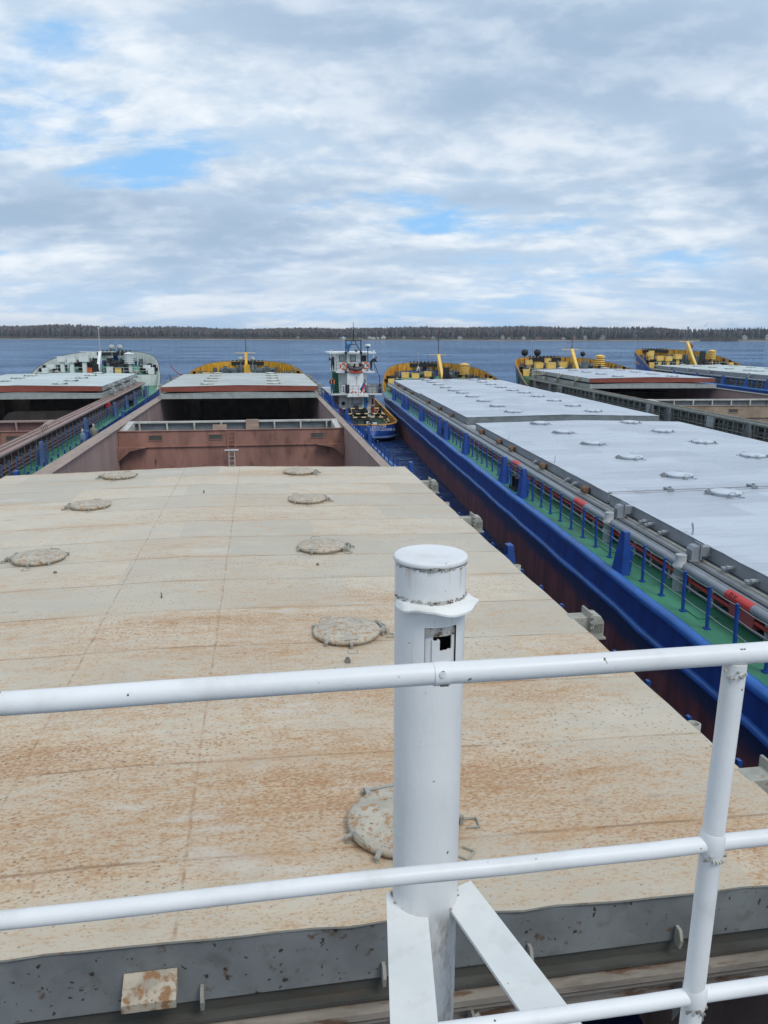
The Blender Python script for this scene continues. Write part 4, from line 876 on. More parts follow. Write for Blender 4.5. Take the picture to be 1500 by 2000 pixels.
farr = ship(dict(label='farthest right cargo ship with greenish white hatch covers and blue posts', cen=63.0, yaw=3.46, hb=8.6, deck=3.4, coam=4.5, ys=30.0, ye=121.4, yt=138.0, yf=0, zs=5.2, zt=7.2, mtop=8.7,
    sides=(-1,), cross=(75.0, 77.6), cmat='grey_steel', smat='light_grey', pipem='grey_steel', rail1='gasket', rail2='dark_grey', red='wine_primer', bul='orange_bulwark', lidm='cover_mint', lidf='grey_steel', brm='grey_steel',
    covers=[dict(y0=77.8, y1=99.0, zb=4.54, zt=5.0, m='cover_mint', side='grey_steel', end='grey_steel', br=[82, 88, 94], kw=dict(nx=12, ny=8)), dict(y0=99.3, y1=121.0, zb=4.54, zt=5.0, m='cover_mint', side='grey_steel', end='grey_steel', br=[104, 110, 116], kw=dict(nx=12, ny=8)), dict(y0=52.0, y1=74.0, zb=4.54, zt=5.0, m='cover_mint', side='grey_steel', end='grey_steel', kw=dict(nx=12, ny=8))],
    sty=(60.0, 118.0), butt=[88.0, 92.5, 98.0, 105.0, 112.0], vents=[(-4.9, -13.4, 1.0, 1.15), (-3.6, -13.8, 1.0, 1.15), (-1.6, -13, 1.2, 1.2), (-5.5, -11, 1.4, 1.0)], louv=(4.6, -12.5), lamps=[(3.1, -8, .45, 'rusty_roller')], ant=(-5.6, -5, 4.6), boxes=[(-6.0, -13.5, 'black_gear', 1.2), (-4.6, -9.5, 'yellow_pale', 2.2)], mast=4.8, pole=2.1, **YEL, **CB))
edge = ship(dict(label='outermost ship at left edge, only its yellow bow corner showing', cen=-36.3, yaw=-1.2, hb=8.5, deck=2.9, coam=4.1, ys=40.0, ye=82.0, yt=111.0, yf=0, zs=4.8, zt=6.2, mtop=7.2, sides=(1,), cross=(55.0, 58.0), cmat='rail_brown', pipem='rail_brown', rail1='rail_tan', rail2='rail_tan', bul='yellow_paint', lidm='cover_pale', brm='light_grey', covers=[dict(y0=59.0, y1=81.0, zb=4.14, zt=4.5, m='cover_pale', kw=dict(nx=8, ny=6))], sty=(60, 78), stp=2.4, **YEL))

# ---------------------------------------------------------------- near end of our own hatch, fittings
OW = (1.72, 0, 0)
def kids(o): return [c for c in COL.objects if c.parent is o]
near_cover = [c for c in kids(own) if c.name.startswith('hatch_cover') and c.get('label')][0]
l = MB(); l.bb(-6.87, 6.87, 5.25, 5.44, 4.38, 4.555); l.bb(-6.87, 6.87, 5.16, 5.25, 4.40, 4.43); l.build('end_ledge', 'dark_beam', own)
l = MB(); l.bb(-6.87, 6.87, 5.08, 5.26, 4.30, 4.36); l.bb(-6.87, 6.87, 5.22, 5.26, 3.9, 4.30); l.bb(-6.87, 6.87, 5.12, 5.22, 4.22, 4.25); l.build('end_coaming', 'rusty_beam', own)
for x_ in (-4.2, -1.6, 1.2, 3.3, 5.2):
    l = MB(); l.prism([(5.22, 4.21), (5.22, 3.7), (5.0, 4.21)], 'x', x_ - .012, x_ + .012); l.tube([(x_ + .02, 5.1, 4.2), (x_ + .08, 5.02, 4.10), (x_ + .10, 5.02, 3.92)], .03, 8, r2=.055); l.build('coaming_hook', 'beige_fitting', own)
l = MB(off=OW); l.prism([(5.21, 4.90), (5.02, 4.79), (5.02, 4.72), (5.21, 4.76)], 'x', -1.18, -.78); l.build('end_bracket', 'rusty_plate', near_cover)
for x_ in (-.60, .84, 2.08, 3.42):
    l = MB(off=OW); l.prism([(5.21, 4.72), (5.15, 4.72), (5.11, 4.64), (5.13, 4.55), (5.21, 4.55)], 'x', x_ - .014, x_ + .014); l.build('lug', 'beige_fitting', near_cover)
for x_, y_, hh, r_ in ((1.12, 10.25, .07, .035), (1.05, 15.1, .04, .025), (-1.83, 13.3, .10, .012), (-1.72, 22.6, .08, .018), (-4.1, 15.3, .03, .03), (-5.6, 8.6, .03, .03)):
    l = MB(off=OW); z = 5.0 + .17 * (1 - abs(x_ + 1.72) / 6.87); l.lathe([(r_ * 1.3, z - .01), (r_ * 1.3, z + hh * .4), (r_, z + hh * .45), (r_ * .9, z + hh)], (x_, y_, 0), 14); l.build('drain_plug', 'dark_fitting', near_cover)
for y_ in (8.05, 14.9, 21.2):
    l = MB(); l.lathe([(.085, -.12), (.085, .07), (.06, .07), (.06, -.1)], (6.95, y_, 4.90), 16, closed=False); l.bb(6.84, 6.9, y_ - .06, y_ + .06, 4.8, 4.95); l.build('side_eye', 'beige_fitting', near_cover)

# blue ship: jacks under the lifting arms, rollers, hydrant boxes, joint strip
for y_ in (14.2, 19.2, 24.3):
    l = MB(); l.lathe([(.17, 0), (.17, .62), (.20, .63), (.20, .72), (.15, .74), (.15, 1.0)], (0, 0, 0), 16); l.lathe([(.21, .34), (.21, .42)], (0, 0, 0), 16); l.bb(.15, .4, -.08, .08, .44, .56)
    o = l.build('jack_post', 'light_grey', blue); o.location = (-7.62, y_, 2.9)
for y_ in (28.3, 33.8, 39.3, 42.1, 46.5, 56.5, 62, 68, 79, 85, 91):
    l = MB(); l.lathe([(.10, -.16), (.15, -.14), (.12, 0), (.15, .14), (.10, .16)], (-7.02, y_, 3.88), 14, 'y'); l.bb(-6.95, -6.84, y_ - .1, y_ + .1, 3.8, 3.96); l.build('roller', 'rusty_roller', blue)
for y_ in (16.3, 27.2, 36.2):
    l = MB(); l.tube([(-7.54, y_ - .55, 3.57), (-7.54, y_ + .55, 3.57)], .132, 14); hb_ = l.build('pipe_band', 'red_band', blue)
    if y_ < 20:
        l = MB(); l.bb(-7.52, -7.22, y_ - .52, y_ + .52, 3.06, 3.46); l.lathe([(.03, -7.56), (.03, -7.51)], (0, y_ + .1, 3.36), 8, 'x'); l.build('hydrant_box', 'red_box', blue)
        text_mesh('П.К.', 0.20, 'letter_red', 'hydrant_lettering', hb_, (-7.655, y_ + .18, 3.63), (R(62), 0, R(-90)), 0.004)
for y_ in (26.2, 26.5):
    l = MB(); vs = [(-6.87 + i * .7, 0, 0) for i in range(20)]; l.tube([(-6.8 + i * .68, y_, 4.15 + .14 * (1 - abs(-6.8 + i * .68) / 6.87)) for i in range(21)], .03, 6); l.build('cover_joint', 'cover_white', blue)
for x_ in (-4.6, -1.4, 1.8, 4.8):
    l = MB(); z = 4.13 + .14 * (1 - abs(x_) / 6.87); l.box((x_, 26.36, z + .06), (.22, .42, .10)); l.lathe([(.05, z), (.05, z + .16)], (x_ + .05, 26.36, 0), 10); l.build('joint_clamp', 'grey_steel', blue)
for y_ in (13.2, 20.35, 33.0, 41.0, 58.0):
    l = MB(); pts = [(-6.75 + .02 * k, y_ + .04 * k * k * .25, 4.14 + .055 * k) for k in range(6)]
    for k in range(5): l.bar(pts[k], pts[k + 1], .13, .012, (1, 0, 0))
    l.build('lifting_tongue', 'cover_white', blue)
for y_ in (16.8, 17.9, 21.6, 22.6, 23.0, 29.5, 30.4, 35.0):
    l = MB(); l.box((-6.95, y_, 3.92), (.2, .12, .05)); l.box((-7.0, y_ + .15, 3.84), (.12, .22, .05)); l.build('cleat', 'light_grey', blue)
for y_, w_ in ((17.4, .5), (29.0, .45), (23.3, .4)):
    l = MB(); l.box((-7.95, y_, 2.915), (w_, .9, .03)); l.build('deck_hatch', 'green_deck', blue)

# dark ship: panels hung on the rail; left ship: ladder loops over the pipe
for y_ in (62.0, 52.0, 85.0):
    l = MB(); l.box((-7.62, y_, 3.75), (.06, 1.0, .75)); l.build('hung_panel', 'light_grey', dark)
l = MB()
for k in range(4): l.torus((7.7, 45.2 + k * .42, 4.25), .42, .022, 'x', 16, 6, 0.1, math.pi - .1)
l.tube([(7.7, 45.0, 4.66), (7.7, 46.7, 4.66)], .02, 5); l.build('ladder_hoops', 'rail_brown', left)
l = MB(); l.bb(7.35, 7.75, 67.6, 68.4, 3.72, 4.12); l.build('hydrant_box', 'red_band', left)

# own bridge front: deck edge, wall, railing, capped pipe
l = MB(off=OW); l.bb(-8, 8, -3, 1.24, 7.88, 8.0); l.build('bridge_deck', 'dark_grey', own)
l = MB(off=OW); l.bb(-8, 8, 0.9, 1.0, 3.0, 7.88); l.build('bridge_front', 'ship_white', own)
def rail(z, r, name, par, x0=-7.0, x1=7.6, sag=.0015):
    l = MB(off=OW); n = 90; l.tube([(x0 + (x1 - x0) * i / n, 1.31 + rnd.uniform(-sag, sag), z + sag * math.sin(i * .9)) for i in range(n + 1)], r, 20); return l.build(name, 'white_paint', par)
gr = rail(9.077, .0212, 'guard_railing', own)
gr['label'] = 'white tube guard railing across the foreground'
rail(8.643, .0172, 'mid_rail', gr); rail(8.253, .0175, 'lower_rail', gr)
for x_ in (-6.2, -3.82, -1.45, 0.922, 3.3, 5.7):
    l = MB(off=OW); l.tube([(x_ + .006, 1.31, 9.06), (x_, 1.312, 8.6), (x_ - .006, 1.31, 7.95)], .0228, 20)
    for z in (8.643, 8.253): l.lathe([(.0228, z - .03), (.0262, z - .02), (.0268, z), (.0262, z + .02), (.0228, z + .03)], (x_, 1.311, 0), 18)
    o = l.build('rail_post', 'white_paint', gr)
    for z, sg in ((9.045, 1), (8.625, -1), (8.235, 1)):
        l = MB(off=OW)
        for k in range(9):
            a = R(-150 + 14 * k); s_ = rnd.uniform(.003, .0065); l.box((x_ + .0255 * math.cos(a), 1.31 + .0255 * math.sin(a), z + rnd.uniform(-.012, .004)), (s_ * 1.5, s_ * .8, s_), a)
        l.build('weld_seam', 'weld_dirt', gr)
l = MB(off=OW); l.tube([(.305, 1.31, 9.077), (.335, 1.31, 9.077)], .0229, 20); l.lathe([(.006, -.004), (.006, .002)], (.318, 1.2885, 9.086), 10, 'y'); l.build('rail_joint', 'white_paint', gr)
l = MB(off=OW); l.lathe([(.0042, -.001), (.0042, .0012)], (.3185, 1.2868, 9.0885), 10, 'y'); l.box((.322, 1.2895, 9.062), (.016, .003, .003)); l.build('hole_shade_dot', 'dark_fitting', gr)  # dark disc painted as the shade of a hole in the joint

PX, PY, PR = .497, 2.2, .109
l = MB(off=OW); n = 72; zs_ = [3.0, 5, 7, 7.8, 8.3, 8.58, 8.625, 8.712, 8.745, 8.79, 8.83, 8.852, 8.93, 9.03]
vs = [(PX + PR * math.cos(2 * math.pi * k / n), PY + PR * math.sin(2 * math.pi * k / n), z) for z in zs_ for k in range(n)]
def win(k, i): a = 360.0 * (k + .5) / n; return 7 <= i < 11 and 251 < a < 305
l.add(vs, [(i * n + k, i * n + (k + 1) % n, (i + 1) * n + (k + 1) % n, (i + 1) * n + k) for i in range(len(zs_) - 1) for k in range(n) if not win(k, i)], True)
post = l.build('capped_pipe', 'pipe_white', own); post['label'] = 'thick white capped pipe with a rusted slot, standing behind the railing'
l = MB(off=OW); l.lathe([(.100, 9.032), (.1125, 9.034), (.1138, 9.039), (.1135, 9.045), (.1115, 9.049), (.106, 9.0505)], (PX, PY, 0), 56); l.build('cap', 'white_paint', post)
for nm, r_, zz_, pr in (('cap_weld', .1095, 9.030, .75), ('ledge_weld', .111, 8.930, .85)):
    l = MB(off=OW)
    for k in range(70):
        a = R(188 + 164 * k / 69.0); s_ = rnd.uniform(.0025, .006) * (1.5 if .42 < k / 70.0 < .6 else .8)
        if rnd.random() < pr: l.box((PX + r_ * math.cos(a), PY + r_ * math.sin(a), zz_ + rnd.uniform(-.005, .006)), (s_ * 2.0, s_ * 1.2, s_), a + 1.57 + rnd.uniform(-.5, .5))
    l.build(nm, 'weld_dirt', post)
# torn remains of a bracket: a buckled half ring
l = MB(off=OW); vs = []; N = 30
for i in range(N + 1):
    a = R(192 + 168 * i / N); w_ = .004 + .040 * math.sin(math.pi * i / N) ** .8 + .016 * max(0, math.sin((i - 16) / 7.0)) + .0025 * math.sin(i * 1.3)
    for r_, z in ((.107, 8.927), (PR + w_ * .5, 8.921), (PR + w_, 8.912 - .008 * math.sin(i * .45)), (PR + w_, 8.906 - .008 * math.sin(i * .45)), (.107, 8.918)):
        vs.append((PX + r_ * math.cos(a), PY + r_ * math.sin(a), z))
l.add(vs, [(i * 5 + j, i * 5 + (j + 1) % 5, (i + 1) * 5 + (j + 1) % 5, (i + 1) * 5 + j) for i in range(N) for j in range(5)], False); l.build('bracket_stub', 'white_plate', post)
# recessed plate in the slot, with its opening
def arc(l, a0, a1, r_, z0, z1, m_=8, th=.004):
    vs = []
    for i in range(m_ + 1):
        a = R(a0 + (a1 - a0) * i / m_)
        j_ = rnd.uniform(-.005, .004)
        for q, z in ((r_, z0), (r_, z1 + j_), (r_ - th, z1 + j_), (r_ - th, z0)): vs.append((PX + q * math.cos(a), PY + q * math.sin(a), z))
    l.add(vs, [(4 * i + j, 4 * i + (j + 1) % 4, 4 * i + 4 + (j + 1) % 4, 4 * i + 4 + j) for i in range(m_) for j in range(4)] + [(0, 1, 2, 3), (4 * m_ + 3, 4 * m_ + 2, 4 * m_ + 1, 4 * m_)])
l = MB(off=OW); arc(l, 250, 264, .100, 8.69, 8.836, 4); arc(l, 262, 275, .1055, 8.69, 8.813, 4); arc(l, 274, 302, .103, 8.69, 8.775, 6); arc(l, 299, 306, .1015, 8.69, 8.840, 3); l.build('slot_plate', 'white_paint', post)
l = MB(off=OW); arc(l, 250, 306, .1045, 8.822, 8.858, 10, .006); l.build('slot_rim', 'weld_dirt', post)
l = MB(off=OW); l.bb(PX - .07, PX + .07, PY - .03, PY - .02, 8.55, 8.85); l.build('pipe_shade_plate', 'pipe_shade', post)  # dark sheet behind the slot, painted as the shade inside the pipe
for (a, b_) in ((((.369, 2.226), (.196, 1.0)), ((.501, 2.195), (.325, 1.0))), (((.548, 2.188), (.836, 1.0)), ((.669, 2.238), (.98, 1.0)))):
    l = MB(off=OW); l.prism([a[0], a[1], b_[1], b_[0]], 'z', 7.838, 7.85)
    l.build('brace', 'white_plate', post)
    l = MB(off=OW)
    for k in range(12):
        s_ = k / 11.0; p0 = Vector(a[0]).lerp(Vector(b_[0]), s_); dv = (Vector((PX, PY)) - p0); p = Vector((PX, PY)) - dv.normalized() * .112
        if rnd.random() < .8: l.box((p.x, p.y, 7.853), (rnd.uniform(.004, .010), rnd.uniform(.003, .006), rnd.uniform(.003, .006)))
    l.build('brace_weld', 'weld_dirt', post)

l = MB(); pts = [(6.9, -.35), (6.9, 2.8), (-1.6, 2.8)] + [(-1.6 - 1.3 * math.sin(R(9 * k)), 1.5 + 1.3 * math.cos(R(9 * k))) for k in range(1, 11)] + [(-3.1, -.35)]
l.prism(pts, 'y', 75.0, 75.2); l.build('hold_partition', 'tan_wall', left)
# ---------------------------------------------------------------- people
def person(name_label, loc, rz, pose, cloth, legs, hat=None, vest=False):
    """pose: dict of joint -> (x,y,z) overriding a standing figure that faces -y (1.74 m)"""
    J = dict(pelvis=(0, 0, .93), waist=(0, 0, 1.08), chest=(0, 0, 1.30), neck=(0, 0, 1.48), chin=(0, -.02, 1.55), head=(0, -.015, 1.64), crown=(0, 0, 1.73), nose=(0, -.10, 1.62))
    for s_, n_ in ((1, 'l'), (-1, 'r')):
        J.update({'sh' + n_: (s_ * .19, 0, 1.42), 'el' + n_: (s_ * .25, .03, 1.13), 'wr' + n_: (s_ * .25, -.05, .88), 'pa' + n_: (s_ * .25, -.07, .80), 'hip' + n_: (s_ * .10, 0, .90), 'kn' + n_: (s_ * .11, -.02, .49), 'an' + n_: (s_ * .12, .02, .09), 'toe' + n_: (s_ * .13, -.17, .04)})
    J.update(pose)
    for n_ in 'lr':
        p = Vector(J['pa' + n_]); dv = (p - Vector(J['wr' + n_])).normalized(); sd = dv.cross(Vector((0, 1, .2))).normalized()
        for k in range(4): J['f%d%s' % (k, n_)] = tuple(p + sd * (.03 - .02 * k) + dv * (.085, .095, .09, .07)[k] + Vector((0, -.02, 0)))
        J['th' + n_] = tuple(p + Vector((0, -.05, .0)) + dv * .02)
    E = [('pelvis', 'waist'), ('waist', 'chest'), ('chest', 'neck'), ('neck', 'chin'), ('chin', 'head'), ('head', 'crown'), ('head', 'nose')]
    for n_ in 'lr': E += [('chest', 'sh' + n_), ('sh' + n_, 'el' + n_), ('el' + n_, 'wr' + n_), ('wr' + n_, 'pa' + n_), ('pelvis', 'hip' + n_), ('hip' + n_, 'kn' + n_), ('kn' + n_, 'an' + n_), ('an' + n_, 'toe' + n_), ('pa' + n_, 'th' + n_)] + [('pa' + n_, 'f%d%s' % (k, n_)) for k in range(4)]
    rad = dict(pelvis=.19, waist=.185, chest=.20, neck=.075, chin=.075, head=.095, crown=.06, nose=.014)
    for n_ in 'lr': rad.update({'sh' + n_: .10, 'el' + n_: .078, 'wr' + n_: .035, 'pa' + n_: .036, 'th' + n_: .010, 'hip' + n_: .125, 'kn' + n_: .09, 'an' + n_: .05, 'toe' + n_: .04, **{'f%d%s' % (k, n_): .009 for k in range(4)}})
    ks = list(J); me = bpy.data.meshes.new('tmp'); me.from_pydata([J[k] for k in ks], [(ks.index(a), ks.index(b)) for a, b in E], []); o = bpy.data.objects.new('tmp', me); COL.objects.link(o)
    o.modifiers.new('Skin', 'SKIN'); sk = me.skin_vertices[0].data
    for i, k in enumerate(ks): sk[i].radius = (rad[k], rad[k] * (.78 if k in ('pelvis', 'waist', 'chest') else 1)); sk[i].use_root = (k == 'pelvis')
    o.modifiers.new('Sub', 'SUBSURF').levels = 1
    em = bpy.data.meshes.new_from_object(o.evaluated_get(bpy.context.evaluated_depsgraph_get())); bpy.data.objects.remove(o)
    em.materials.clear()
    for q in ('skin', cloth, legs, 'black_gear'): em.materials.append(M[q])
    def reg(k):
        if k in ('chin', 'head', 'crown', 'nose') or k[:2] in ('pa', 'th') or k[0] == 'f': return 0
        if k[:2] in ('kn', 'an') or k[:3] == 'hip' or k == 'pelvis': return 2
        if k[:3] == 'toe': return 3
        return 1
    for p in em.polygons:
        c = Vector(p.center); p.material_index = reg(min(ks, key=lambda k: (Vector(J[k]) - c).length)); p.use_smooth = True
    b_ = bpy.data.objects.new('body', em); r_ = empty('person', loc, rz); COL.objects.link(b_); b_.parent = r_
    h = Vector(J['head']); upv = (Vector(J['crown']) - h).normalized()
    l = MB(); 
    for k in range(7):
        for q in range(10):
            pass
    vs = []; fs = []
    for i in range(6):
        ph = math.pi / 2 * i / 5
        for k in range(14):
            a = 2 * math.pi * k / 14; vs.append((.112 * math.cos(ph) * math.cos(a), .118 * math.cos(ph) * math.sin(a) + .012, .125 * math.sin(ph) - .005))
    for i in range(5):
        for k in range(14): fs.append((i * 14 + k, i * 14 + (k + 1) % 14, (i + 1) * 14 + (k + 1) % 14, (i + 1) * 14 + k))
    qt = Vector((0, 0, 1)).rotation_difference(upv); vs = [tuple(qt @ Vector(v) + h) for v in vs]; l.add(vs, fs, True)
    l.build('cap' if hat else 'hair', hat or 'hair', r_)
    l = MB(); fwd = qt @ Vector((0, -1, 0)); sd = qt @ Vector((1, 0, 0))
    for sg in (-1, 1): p = h + fwd * .088 + sd * (.035 * sg) + upv * .01; l.lathe([(.001, -.008), (.011, 0), (.001, .008)], tuple(p), 8, 'y', closed=False)
    l.build('eyes', 'hair', r_)
    if vest:
        l = MB()
        for sg in (-1, 1): l.prism([(sg * .08, 1.08), (sg * .19, 1.06), (sg * .21, 1.44), (sg * .11, 1.47)], 'y', -.235, -.19); l.prism([(sg * .02, 1.05), (sg * .19, 1.05), (sg * .2, 1.46), (sg * .02, 1.42)], 'y', .18, .205)
        l.build('life_vest', 'vest_orange', r_)
    tag(r_, name_label, 'person')
    return r_
person('man in black jacket and orange life vest standing on the tug beside the green stairs', (7.5, 81.15, 3.65), 0.1, {'ell': (.30, -.02, 1.16), 'wrl': (.22, -.20, 1.02), 'pal': (.18, -.26, 1.0), 'elr': (-.30, -.02, 1.16), 'wrr': (-.24, -.20, 1.0), 'par': (-.2, -.27, .98)}, 'cloth_dark', 'cloth_teal', vest=True)
person('person in black coat leaning on the left bridge wing of the tug, seen from behind', (7.75, 83.2, 5.9), math.pi + .3, {'waist': (0, -.06, 1.08), 'chest': (0, -.14, 1.29), 'neck': (0, -.22, 1.45), 'chin': (0, -.28, 1.50), 'head': (0, -.30, 1.58), 'crown': (0, -.31, 1.68), 'nose': (0, -.40, 1.55), 'shl': (.19, -.18, 1.40), 'shr': (-.19, -.18, 1.40), 'ell': (.24, -.40, 1.18), 'wrl': (.16, -.58, 1.08), 'pal': (.14, -.66, 1.08), 'elr': (-.24, -.40, 1.18), 'wrr': (-.16, -.58, 1.08), 'par': (-.14, -.66, 1.08)}, 'cloth_dark', 'cloth_dark', hat='cloth_dark')
person('person in dark coat and blue cap bending over the right bridge wing', (11.85, 83.0, 5.9), 1.75, {'waist': (0, -.10, 1.06), 'chest': (0, -.28, 1.20), 'neck': (0, -.44, 1.29), 'chin': (0, -.52, 1.30), 'head': (0, -.58, 1.35), 'crown': (0, -.63, 1.43), 'nose': (0, -.66, 1.28), 'shl': (.19, -.36, 1.26), 'shr': (-.19, -.36, 1.26), 'ell': (.22, -.50, 1.02), 'wrl': (.16, -.66, .95), 'pal': (.14, -.73, .96), 'elr': (-.22, -.50, 1.02), 'wrr': (-.16, -.66, .95), 'par': (-.14, -.73, .96), 'knl': (.12, -.10, .48), 'knr': (-.12, .06, .48)}, 'cloth_dark', 'cloth_dark', hat='cloth_navy')
person('person in orange vest crouching by the tug bulwark, lower right of the deckhouse', (12.5, 82.6, 1.05), -.5, {'pelvis': (0, .10, .55), 'waist': (0, .02, .68), 'chest': (0, -.16, .84), 'neck': (0, -.30, .96), 'chin': (0, -.36, .99), 'head': (0, -.40, 1.06), 'crown': (0, -.42, 1.15), 'nose': (0, -.50, 1.03), 'shl': (.19, -.22, .93), 'shr': (-.19, -.22, .93), 'ell': (.25, -.34, .72), 'wrl': (.2, -.52, .60), 'pal': (.18, -.58, .55), 'elr': (-.25, -.34, .72), 'wrr': (-.2, -.52, .60), 'par': (-.18, -.58, .55), 'hipl': (.1, .08, .52), 'hipr': (-.1, .08, .52), 'knl': (.14, -.26, .50), 'knr': (-.14, -.24, .42)}, 'vest_orange', 'cloth_dark')

# ---------------------------------------------------------------- the tug
TX, TY = 10.05, 70.0; OT = (-TX, -TY, 0)
tug = tag(empty('tug_boat', (TX, TY, 0)), 'blue and white tug boat moored stern towards us between two cargo ships', 'tug')
def tw(y):
    if y < 74.5: u = (74.5 - y) / 4.5; return 2.95 * max(0, 1 - u ** 2.6) ** (1 / 2.6)
    if y > 90: u = (y - 90) / 9.0; return 2.95 * max(0, 1 - u ** 2) ** .6
    return 2.95
def ttop(y): return 1.62 + max(0, (y - 73)) * .062
ysn = [70 + 4.5 * (1 - math.cos(k / 16.0 * math.pi / 2)) for k in range(17)] + [77, 80, 84, 88, 90] + [90 + 9 * math.sin(k / 8.0 * math.pi / 2) for k in range(1, 9)]
h = MB(off=OT); vs = []; path = [(-1, y) for y in reversed(ysn)] + [(1, y) for y in ysn]; Z = [-.8, .1, .42, 1.0, 99]
for sg, y in path:
    for z in Z: zz_ = ttop(y) if z == 99 else z; k = .86 if z < 0 else (.93 if z < .2 else 1); vs.append((TX + sg * tw(y) * k, y + (.45 if (z < .2 and y < 74) else 0), zz_))
n = 5; h.add(vs, [(i * n + j, (i + 1) * n + j, (i + 1) * n + j + 1, i * n + j + 1) for i in range(len(path) - 1) for j in range(4)], True)
hull_mat('hull_tug', top=(0.015, 0.07, 0.30), navy=(0.010, 0.016, 0.04), red=(.012, .014, .022), zb=.42, zr=.2)
h.build('hull', 'hull_tug', tug)
h = MB(off=OT); h.tube([(TX + sg * (tw(y) + .03), y - (.05 if y < 72 else 0), .42) for sg, y in path if y < 95], .12, 8); h.build('rubbing_strake', 'blue_faded', tug)
h = MB(off=OT)
for i in range(len(ysn) - 1): a0, a1 = tw(ysn[i]) - .05, tw(ysn[i + 1]) - .05; h.add([(TX - a0, ysn[i] + .06, 1.05), (TX + a0, ysn[i] + .06, 1.05), (TX + a1, ysn[i + 1] + .06, 1.05), (TX - a1, ysn[i + 1] + .06, 1.05)], [(0, 1, 2, 3)])
h.build('deck', 'tug_deck', tug)
h = MB(off=OT); vs = []
pth2 = [(sg, y) for sg, y in path if y < 96]
for sg, y in pth2:
    w_ = max(0, tw(y)); yo = .12 if y < 71.5 else 0.0
    for x_, dy_, z in ((w_ - .12, yo, 1.05), (w_ - .12, yo, ttop(y) + .02), (w_ + .04, -yo * .4, ttop(y) + .02), (w_ + .04, -yo * .4, ttop(y) - .06)): vs.append((TX + sg * x_, y + dy_, z))
h.add(vs, [(i * 4 + j, (i + 1) * 4 + j, (i + 1) * 4 + j + 1, i * 4 + j + 1) for i in range(len(pth2) - 1) for j in range(3)]); h.build('bulwark', 'orange_bulwark', tug)
text_mesh('ЛЕССИ', .38, 'letter_white', 'stern_name', tug, (10.72 - TX, 69.985 - TY, 1.44), (R(90), 0, 0), .003)
text_mesh('НИЖЕГОРОДСКИЙ-Н.', .27, 'letter_white', 'stern_port', tug, (10.85 - TX, 69.985 - TY, 1.14), (R(90), 0, 0), .003)
def tb(name, mat, *boxes, par=None):
    l = MB(off=OT)
    for b_ in boxes: l.bb(*b_)
    return l.build(name, mat, par or tug)
house = tb('deckhouse', 'ship_white', (8.28, 12.1, 82.0, 92, 1.05, 3.48), (9.25, 10.85, 81.5, 82.0, 1.05, 3.35))
tb('red_panel', 'tug_red', (8.3, 9.15, 81.93, 82.0, 1.1, 1.98), par=house)
tb('blue_door', 'sky_blue_paint', (10.93, 11.3, 81.94, 82.0, 1.15, 3.2), par=house)
l = MB(off=OT); l.lathe([(.13, -.04), (.13, .0)], (11.3, 81.96, 2.72), 8, 'y'); l.build('door_sign', 'dark_grey', house)
tb('fire_locker', 'tug_red', (11.72, 12.06, 81.85, 82.0, 1.35, 2.25), par=house)
l = MB(off=OT); l.prism([(11.76, 2.42), (11.98, 2.42), (11.95, 3.1), (11.80, 3.1)], 'y', 81.93, 82.0); l.build('fire_shield', 'tug_red', house)
l = MB(off=OT); l.lathe([(.16, -.03), (.2, -.03), (.2, .0)], (8.72, 81.98, 2.55), 18, 'y'); l.build('porthole', 'dark_glass', house)
tb('shelf', 'light_grey', (9.45, 10.75, 81.3, 81.5, 2.55, 2.62), (9.55, 9.66, 81.2, 81.3, 2.5, 3.3), (10.5, 10.61, 81.2, 81.3, 2.5, 3.3), par=house)
plat = tb('lower_platform', 'ship_white', (7.2, 12.75, 81.0, 92, 3.5, 3.65), (8.95, 11.2, 80.1, 81.0, 3.36, 3.50))
tb('upper_house', 'ship_white', (8.2, 11.35, 82.8, 90, 3.65, 5.76))
cas = MB(off=OT); cas.prism([(9.05, 3.65), (10.95, 3.65), (10.8, 5.7), (9.15, 5.7)], 'y', 81.55, 82.8); cas = cas.build('funnel_casing', 'ship_white', tug)
l = MB(off=OT); l.lathe([(.15, -.015), (.2, -.015), (.2, 0), (.15, 0)], (11.08, 82.78, 4.8), 20, 'y', closed=False); l.lathe([(.02, -.012), (.02, .0)], (11.08, 82.78, 4.9), 8, 'y'); l.box((11.08, 82.78, 4.78), (.03, .02, .22)); l.box((11.08, 82.78, 4.70), (.16, .02, .03)); l.box((11.08, 82.78, 4.86), (.10, .02, .025)); l.build('round_emblem', 'black_gear', tug)
tb('casing_trim', 'dark_grey', (9.9, 10.3, 81.52, 81.55, 5.18, 5.2), (10.09, 10.11, 81.52, 81.55, 4.3, 5.18), (10.07, 10.15, 81.5, 81.55, 5.3, 5.4), par=cas)
tb('bridge_wing', 'ship_white', (8.0, 12.15, 82.0, 90, 5.76, 5.9))
wh = tb('wheelhouse', 'ship_white', (8.15, 11.5, 83.6, 88.5, 5.9, 7.72))
tb('wheelhouse_roof', 'ship_white', (7.45, 12.4, 83.1, 89, 7.72, 7.86))
for x0, x1, mt in ((8.48, 9.08, 'window_glass'), (9.66, 10.28, 'window_glass'), (10.85, 11.42, 'dark_glass')):
    fr = tb('window', 'black_gear', (x0, x1, 83.56, 83.6, 6.9, 7.52), par=wh); tb('pane', mt, (x0 + .06, x1 - .06, 83.545, 83.56, 6.96, 7.46), par=fr)
l = MB(off=OT)
for k in range(9): z = 3.68 + k * .245; l.bb(7.58, 8.2, 81.3 + k * .12, 81.62 + k * .12, z, z + .05); l.bb(7.58, 8.2, 81.58 + k * .12, 81.62 + k * .12, z, z + .24)
for x_ in (7.56, 8.22): l.bar((x_, 81.3, 3.65), (x_, 82.4, 5.88), .05, .22)
